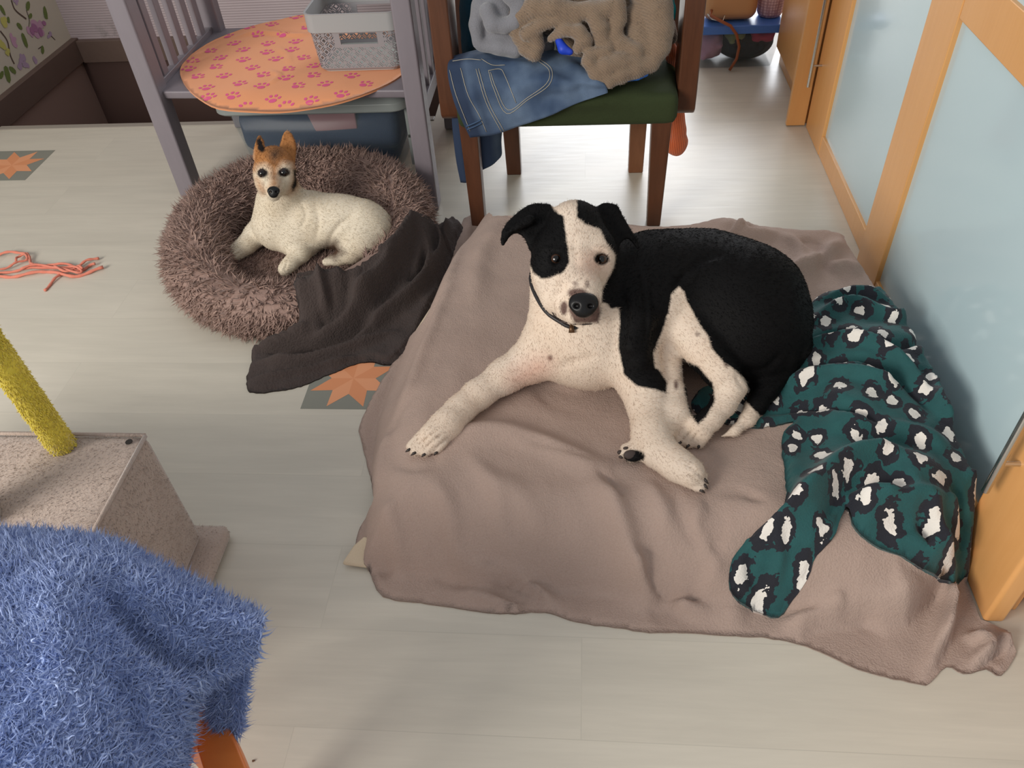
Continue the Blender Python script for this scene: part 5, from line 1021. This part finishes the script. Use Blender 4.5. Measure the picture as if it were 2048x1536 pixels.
jg = [[WY(905, 112, 2.28), WY(960, 98, 2.32), WY(1020, 96, 2.34), WY(1080, 100, 2.34), WY(1140, 104, 2.32), WY(1185, 120, 2.28)],
      [WY(895, 135, 2.23), WY(950, 122, 2.25), WY(1015, 122, 2.27), WY(1080, 118, 2.27), WY(1145, 125, 2.26), WY(1200, 145, 2.22)],
      [WY(900, 175, 2.188), WY(955, 168, 2.19), WY(1020, 165, 2.195), WY(1085, 158, 2.18), WY(1150, 158, 2.175), WY(1208, 166, 2.168)],
      [WY(915, 222, 2.172), WY(968, 215, 2.174), WY(1030, 206, 2.176), WY(1090, 194, 2.178), WY(1150, 184, 2.166), WY(1214, 178, 2.162)],
      [WY(940, 276, 2.165), WY(985, 270, 2.167), WY(1040, 252, 2.17), WY(1095, 233, 2.158), WY(1152, 208, 2.158), WY(1215, 186, 2.158)]]
t = thing('jeans', 'blue denim jeans with back pocket hanging over the green seat edge', 'jeans', (-.15, 2.2, .4))
jo = sheet('denim', jg, DEN, 12, 10, .010, t, creases=[([(900, 130), (980, 125), (1010, 128), (1060, 128)], 7, .008), ([(1100, 130), (1150, 160), (1170, 190)], 12, -.006), ([(1120, 115), (1180, 150), (1200, 175)], 8, .006), ([(940, 165), (955, 215), (975, 260)], 6, .005), ([(1050, 200), (1100, 180), (1160, 180)], 12, .005)], noise=((16, .004, 51),))
jt = bvh_of(jo); GT = plain('denim_stitch', (176, 168, 150), .8)
b = MB()
def stitch(b, pts, r=.0008, tree=jt, off=.0015, n=5):
    W = crm(pts, n); L = []
    for x, y in W:
        P, _ = hit(tree, x, y)
        if P is not None: L.append(P-ray(x, y)/np.linalg.norm(ray(x, y))*off)
    if len(L) > 2: b.tube(L, r, 6)
for pts in ([(977, 141), (987, 176), (1013, 227), (1055, 200), (1098, 170), (1103, 138), (1078, 117)], [(981, 144), (992, 176), (1016, 220), (1054, 196), (1093, 167), (1098, 140), (1074, 120)], [(977, 141), (1000, 138), (1010, 152), (1032, 206)], [(952, 138), (972, 205), (1003, 264)], [(957, 137), (977, 204), (1008, 262)], [(921, 136), (936, 190), (959, 232), (976, 272)], [(899, 140), (912, 190), (940, 262)], [(963, 118), (985, 130), (1010, 130)], [(905, 122), (935, 118), (962, 120)]): stitch(b, pts)
b.build('stitching', GT, t, smooth=True)
b = MB(); 
for pts in ([(924, 256), (945, 248), (962, 240)], [(926, 262), (947, 254), (964, 246)]): stitch(b, pts, .0025, off=.004)
b.build('belt_loop', DK2, t, smooth=True)
lg = [[WY(898, 205, 2.20), WY(918, 205, 2.192), WY(935, 205, 2.196)], [WY(903, 260, 2.195), WY(920, 262, 2.188), WY(932, 262, 2.195)], [WY(912, 320, 2.20), WY(926, 322, 2.19), WY(934, 322, 2.20)], [WY(920, 364, 2.205), WY(930, 366, 2.195), WY(936, 364, 2.205)]]
lg = [[WY(902, 205, 2.29), WY(916, 205, 2.285), WY(934, 205, 2.29)], [WY(905, 260, 2.29), WY(920, 262, 2.282), WY(936, 262, 2.29)], [WY(912, 320, 2.29), WY(926, 322, 2.28), WY(940, 322, 2.29)], [WY(921, 365, 2.29), WY(932, 366, 2.28), WY(942, 364, 2.29)]]
o = sheet('jeans', lg, DEN, 6, 8, .008, None); tag(o, 'narrow light blue jeans leg hanging behind the left front chair leg', 'jeans')
lg = [[WY(955, 255, 2.36), WY(980, 255, 2.35), WY(1006, 250, 2.36)], [WY(960, 285, 2.36), WY(982, 285, 2.35), WY(1003, 280, 2.36)], [WY(962, 310, 2.36), WY(984, 312, 2.35), WY(1004, 306, 2.36)], [WY(965, 340, 2.36), WY(985, 330, 2.35), WY(1001, 315, 2.36)]]
o = sheet('jeans', lg, DEN, 6, 8, .008, None); tag(o, 'faded denim cuff hanging below the seat between the chair legs', 'jeans')
DT = fabric('teal_denim', (44, 84, 104), (34, 66, 84), 400, .3)
lg = [[WY(918, -40, 2.42), WY(940, -40, 2.40), WY(965, -40, 2.42)], [WY(920, 40, 2.42), WY(940, 40, 2.40), WY(962, 40, 2.42)], [WY(924, 95, 2.42), WY(940, 100, 2.40), WY(955, 98, 2.42)], [WY(926, 112, 2.42), WY(940, 114, 2.40), WY(952, 114, 2.42)]]
o = sheet('trousers', lg, DT, 6, 6, .01, None, noise=((20, .006, 3),)); tag(o, 'teal blue trousers standing up beside the left chair arm behind the sweaters', 'trousers')

def yfield(lo, hi, h, items, k, it=2):
    # items: runs of (pixel x, pixel y, distance, radius in pixels)
    f = Field(lo, hi, h)
    for ch in items:
        q = [(UY(x, y, Y), r*depth(UY(x, y, Y))/FPX) for x, y, Y, r in ch]
        if len(q) == 1: f.cone(q[0][0], q[0][1], q[0][0], q[0][1], k)
        for i in range(len(q)-1): f.cone(q[i][0], q[i][1], q[i+1][0], q[i+1][1], k)
    V, Q = f.mesh(); return laplace(V, Q, it), Q
def knit(name, c, c2, rib=140):
    m = NT(name); v = m.coord(); wv = m.n('ShaderNodeTexWave', wave_type='BANDS', bands_direction='DIAGONAL'); m.l(v, wv.inputs[0]); wv.inputs['Scale'].default_value = rib/2; wv.inputs['Distortion'].default_value = 3; wv.inputs['Detail Scale'].default_value = 1.5
    n1 = m.noise(v, 420, 2); cc = m.mix(m.math('MULTIPLY_ADD', n1, .8, m.math('MULTIPLY', wv.outputs[1], .25), clamp=True), lin(c2), lin(c)); m.set(Base_Color=cc, Roughness=.95, Sheen_Weight=.5)
    m.bump(m.math('ADD', n1, m.math('MULTIPLY', wv.outputs[1], .8)), .5, .003); return m.m
KB = knit('brown_angora', (146, 124, 102), (104, 86, 70)); LO, HI = (-.42, 2.05, .42), (.36, 2.75, 1.0)
def c3(pts): return [(820+x/3.413, y/3.413, Y, r_) for x, y, Y, r_ in pts]
V, Q = yfield(LO, HI, .005, [[(1140, -40, 2.44, 100), (1240, -30, 2.44, 90)], [(1110, 20, 2.40, 50), (1200, 40, 2.38, 58), (1290, 50, 2.37, 58)], [(1150, 80, 2.34, 40), (1240, 95, 2.33, 40), (1290, 100, 2.32, 36)],
    c3([(715, 200, 2.28, 15), (750, 110, 2.28, 20), (850, 50, 2.27, 22), (980, 50, 2.26, 20), (1120, 80, 2.26, 18), (1240, 70, 2.26, 18), (1340, 60, 2.26, 18)]), c3([(720, 190, 2.275, 14), (745, 260, 2.27, 14), (790, 330, 2.255, 16), (850, 370, 2.24, 15)]),
    c3([(800, 230, 2.25, 15), (890, 170, 2.245, 13), (1010, 140, 2.245, 11), (1130, 150, 2.25, 11)]), c3([(850, 240, 2.255, 17), (880, 320, 2.25, 12)]), c3([(960, 265, 2.245, 8), (1060, 200, 2.235, 13), (1150, 215, 2.23, 14), (1190, 280, 2.225, 15), (1150, 330, 2.22, 11)]),
    c3([(1260, 110, 2.25, 18), (1300, 190, 2.24, 18), (1310, 270, 2.235, 16), (1360, 320, 2.225, 12)]), c3([(1400, 40, 2.27, 22), (1420, 140, 2.255, 17), (1400, 230, 2.245, 15), (1440, 300, 2.235, 16), (1540, 350, 2.225, 15), (1560, 400, 2.22, 14)]),
    c3([(1640, -60, 2.32, 44), (1680, 60, 2.29, 34), (1700, 200, 2.27, 30), (1690, 320, 2.25, 26), (1640, 420, 2.23, 20), (1540, 470, 2.21, 18), (1440, 510, 2.195, 16), (1360, 560, 2.18, 12), (1270, 500, 2.19, 16), (1220, 420, 2.20, 14), (1230, 370, 2.21, 12), (1340, 350, 2.215, 13)]),
    c3([(1340, 450, 2.20, 22), (1440, 420, 2.21, 20), (1540, 420, 2.215, 16)]), c3([(1560, 120, 2.30, 30), (1560, 250, 2.27, 26), (1600, 330, 2.25, 24)])], .0065, 1)
V = V+vnormals(V, Q)*(vnoise(V, 22, 61)*.0022)[:, None]
o = npmesh('sweater', V, Q, KB, None); N = vnormals(V, Q); N *= np.sign((N*(V-V.mean(0))).sum()); P, tI, a_, b_ = sample(V, Q, 30000); NN = N[tI[:, 0]]; an = vnoise(P, 25, 5)*3; fl = np.stack([np.cos(an), .1*an, np.sin(an)-.4], 1)
SV, SQ = strands(P-NN*.001, NN, fl, .006, .0005, lay=.8, curl=.4, seg=3); tag(npmesh('wool_fuzz', SV, SQ, KB, o), kind='stuff')
tag(o, 'fluffy brown knitted sweater on top of the chair clothes pile', 'sweater')
KG = fabric('grey_fleece', (136, 136, 142), (104, 104, 110), 300, .45, .003, .4)
V, Q = yfield(LO, HI, .006, [[(990, -20, 2.36, 46), (1000, 30, 2.34, 40), (1000, 80, 2.32, 30), (1030, 90, 2.30, 26)], [(958, 10, 2.31, 16), (952, 50, 2.30, 14), (956, 85, 2.29, 12)], [(975, 22, 2.28, 16), (985, 48, 2.27, 16), (1010, 52, 2.27, 14), (1030, 44, 2.27, 14), (1040, 10, 2.28, 16), (1020, -10, 2.28, 18)], [(1030, 60, 2.40, 34), (1060, 80, 2.38, 26), (1090, 92, 2.36, 20)], [(965, 92, 2.29, 12), (1000, 94, 2.28, 14), (1035, 100, 2.27, 12)]], .010, 1)
o = npmesh('fleece_jumper', V, Q, KG, None); tag(o, 'grey fleece jumper crumpled at the left end of the pile', 'jumper')
V, Q = yfield((-.2, 2.05, .42), (.2, 2.6, .7), .004, [[(1118, 82, 2.235, 8), (1126, 98, 2.22, 10), (1140, 104, 2.215, 7)]], .006); o = npmesh('blue_ribbon', V, Q, plain('royal_blue', (24, 62, 190), .5), None); tag(o, 'royal blue fabric scrap poking out under the brown sweater', 'cloth')
V, Q = yfield((.1, 2.05, .42), (.4, 2.7, .9), .005, [[(1330, -10, 2.36, 16), (1340, 20, 2.34, 12), (1346, 36, 2.34, 6)]], .006); o = npmesh('teal_top', V, Q, plain('turquoise_cloth', (40, 176, 182), .7), None); tag(o, 'turquoise top showing between the brown sweater and right chair arm', 'top')
V, Q = yfield((0, 2.05, .42), (.3, 2.7, .6), .004, [[(1250, 158, 2.215, 7), (1275, 152, 2.21, 8), (1292, 148, 2.215, 6)]], .006); o = npmesh('blue_cloth', V, Q, plain('bright_blue_cloth', (24, 100, 190), .6), None); tag(o, 'bright blue cloth edge under the sweater on the green seat', 'cloth')
m = NT('rust_rib_knit'); v = m.coord(); wv = m.n('ShaderNodeTexWave', wave_type='BANDS', bands_direction='X'); m.l(v, wv.inputs[0]); wv.inputs['Scale'].default_value = 55; wv.inputs['Distortion'].default_value = 1.2; m.set(Base_Color=m.mix(wv.outputs[1], lin((172, 74, 34)), lin((222, 110, 58))), Roughness=.9, Sheen_Weight=.3); m.bump(wv.outputs[1], .7, .004); RU = m.m
V, Q = yfield((.1, 2.1, .05), (.45, 2.8, .62), .005, [[(1338, 95, 2.40, 14), (1345, 110, 2.40, 14), (1352, 150, 2.43, 13), (1354, 210, 2.44, 14), (1356, 260, 2.44, 16), (1357, 290, 2.44, 16), (1354, 296, 2.44, 16)], [(1346, 292, 2.44, 16), (1362, 282, 2.44, 14)]], .008); o = npmesh('rust_scarf', V, Q, RU, None); tag(o, 'rust orange ribbed knit hanging down beside the right front chair leg', 'scarf')
V, Q = yfield((.1, 2.2, .42), (.4, 2.8, .9), .006, [[(1335, 50, 2.42, 16), (1342, 75, 2.40, 14)]], .006); o = npmesh('brown_garment', V, Q, knit('mushroom_knit', (128, 108, 94), (96, 80, 70)), None); tag(o, 'mushroom brown knit squeezed beside the right chair arm', 'sweater')

# ------------------------------------------------------------------ boxes and bags beyond
t = thing('lidded_box', 'clear plastic box with blue lid standing by the cupboard', 'storage box', (.63, 3.55, 0)); x0, x1, y0, y1 = .452, .798, 3.40, 3.78
b = MB(); loft(b, [rrect(x0+.02, x1-.02, y0+.02, y1-.02, .02, .003), rrect(x0, x1, y0, y1, .02, .15)], cap0=True); o = b.build('box_wall', MT['clear'], t, smooth=True); s = o.modifiers.new('s', 'SOLIDIFY'); s.thickness = .002
b = MB(); loft(b, [rrect(x0-.008, x1+.004, y0-.008, y1, .02, z) for z in (.148, .182)], cap0=True, cap1=True); b.build('lid', plain('blue_plastic_lid', (72, 118, 198), .35), t, bevel=.004)
for i, (cx, cz, rx, rz, c, lb) in enumerate(((.520, .078, .064, .070, (206, 160, 186), 'pale pink lace fabric at the left inside the blue lidded box'), (.670, .072, .122, .070, (44, 42, 50), 'black cloth lying in the lower part of the blue lidded box'), (.725, .118, .062, .030, (214, 72, 110), 'hot pink fabric at the upper right inside the blue lidded box'), (.625, .118, .052, .028, (160, 172, 120), 'pale green fabric at the upper middle inside the blue lidded box'))):
    f = Field((x0, y0-.05, -.01), (x1+.05, y1, .2), .008); f.ell((cx, y0+.13, cz), (rx, .1, rz), k=.01)
    for _ in range(14): f.ell((cx+random.uniform(-.62, .62)*rx, y0+.05+random.uniform(-.01, .04), cz+random.uniform(-.6, .6)*rz), (.016, .02, .013), k=.008)
    V, Q = f.mesh(); o = npmesh('packed_fabric', V, Q, fabric('packed%d' % i, c, None, 200), None); tag(o, lb, 'fabric')
t = thing('handbag', 'tan leather handbag lying on the blue box lid', 'handbag', (.56, 3.5, .185)); LE = plain('tan_leather', (196, 146, 100), .45)
f = Field((.40, 3.33, .17), (.76, 3.75, .5), .007); rbox(f, (.475, 3.42, .186), (.69, 3.56, .36), .04); V, Q = f.mesh(); npmesh('bag_body', laplace(V, Q, 2), Q, LE, t)
b = MB(); b.tube([UY(1340+x/2.893, y/2.893, Y) for x, y, Y in ((240, 60, 3.41), (235, 90, 3.385), (300, 125, 3.378), (350, 150, 3.376), (385, 200, 3.376), (400, 270, 3.376), (385, 340, 3.376), (345, 405, 3.378))], .006, 10); b.build('strap', plain('brown_strap', (150, 82, 48), .4), t, smooth=True)
b = MB(); b.tube([UY(1415, 28, 3.40), UY(1424, 38, 3.39), UY(1445, 44, 3.39), UY(1450, 30, 3.40)], .003, 8); b.build('buckle', MT['chrome'], t, smooth=True)
m = NT('pink_weave'); v = m.coord(); ck = m.n('ShaderNodeTexVoronoi'); m.l(v, ck.inputs['Vector']); ck.inputs['Scale'].default_value = 90; ck.inputs['Randomness'].default_value = .1; m.set(Base_Color=m.mix(m.ramp(ck.outputs['Distance'], [(.3, (1, 1, 1)), (.6, (0, 0, 0))]), lin((184, 140, 142)), lin((222, 186, 184))), Roughness=.7); m.bump(ck.outputs['Distance'], .6, .004)
b = MB(); loft(b, [[(.752+r_*math.cos(a), 3.50+r_*math.sin(a), z) for a in np.linspace(0, 2*math.pi, 28, endpoint=False)] for z, r_ in ((.186, .045), (.20, .052), (.30, .058), (.42, .060))], cap0=True, cap1=True); o = b.build('woven_basket', m.m, None, smooth=True); tag(o, 'dusty pink woven basket on the blue box lid beside the handbag', 'basket')
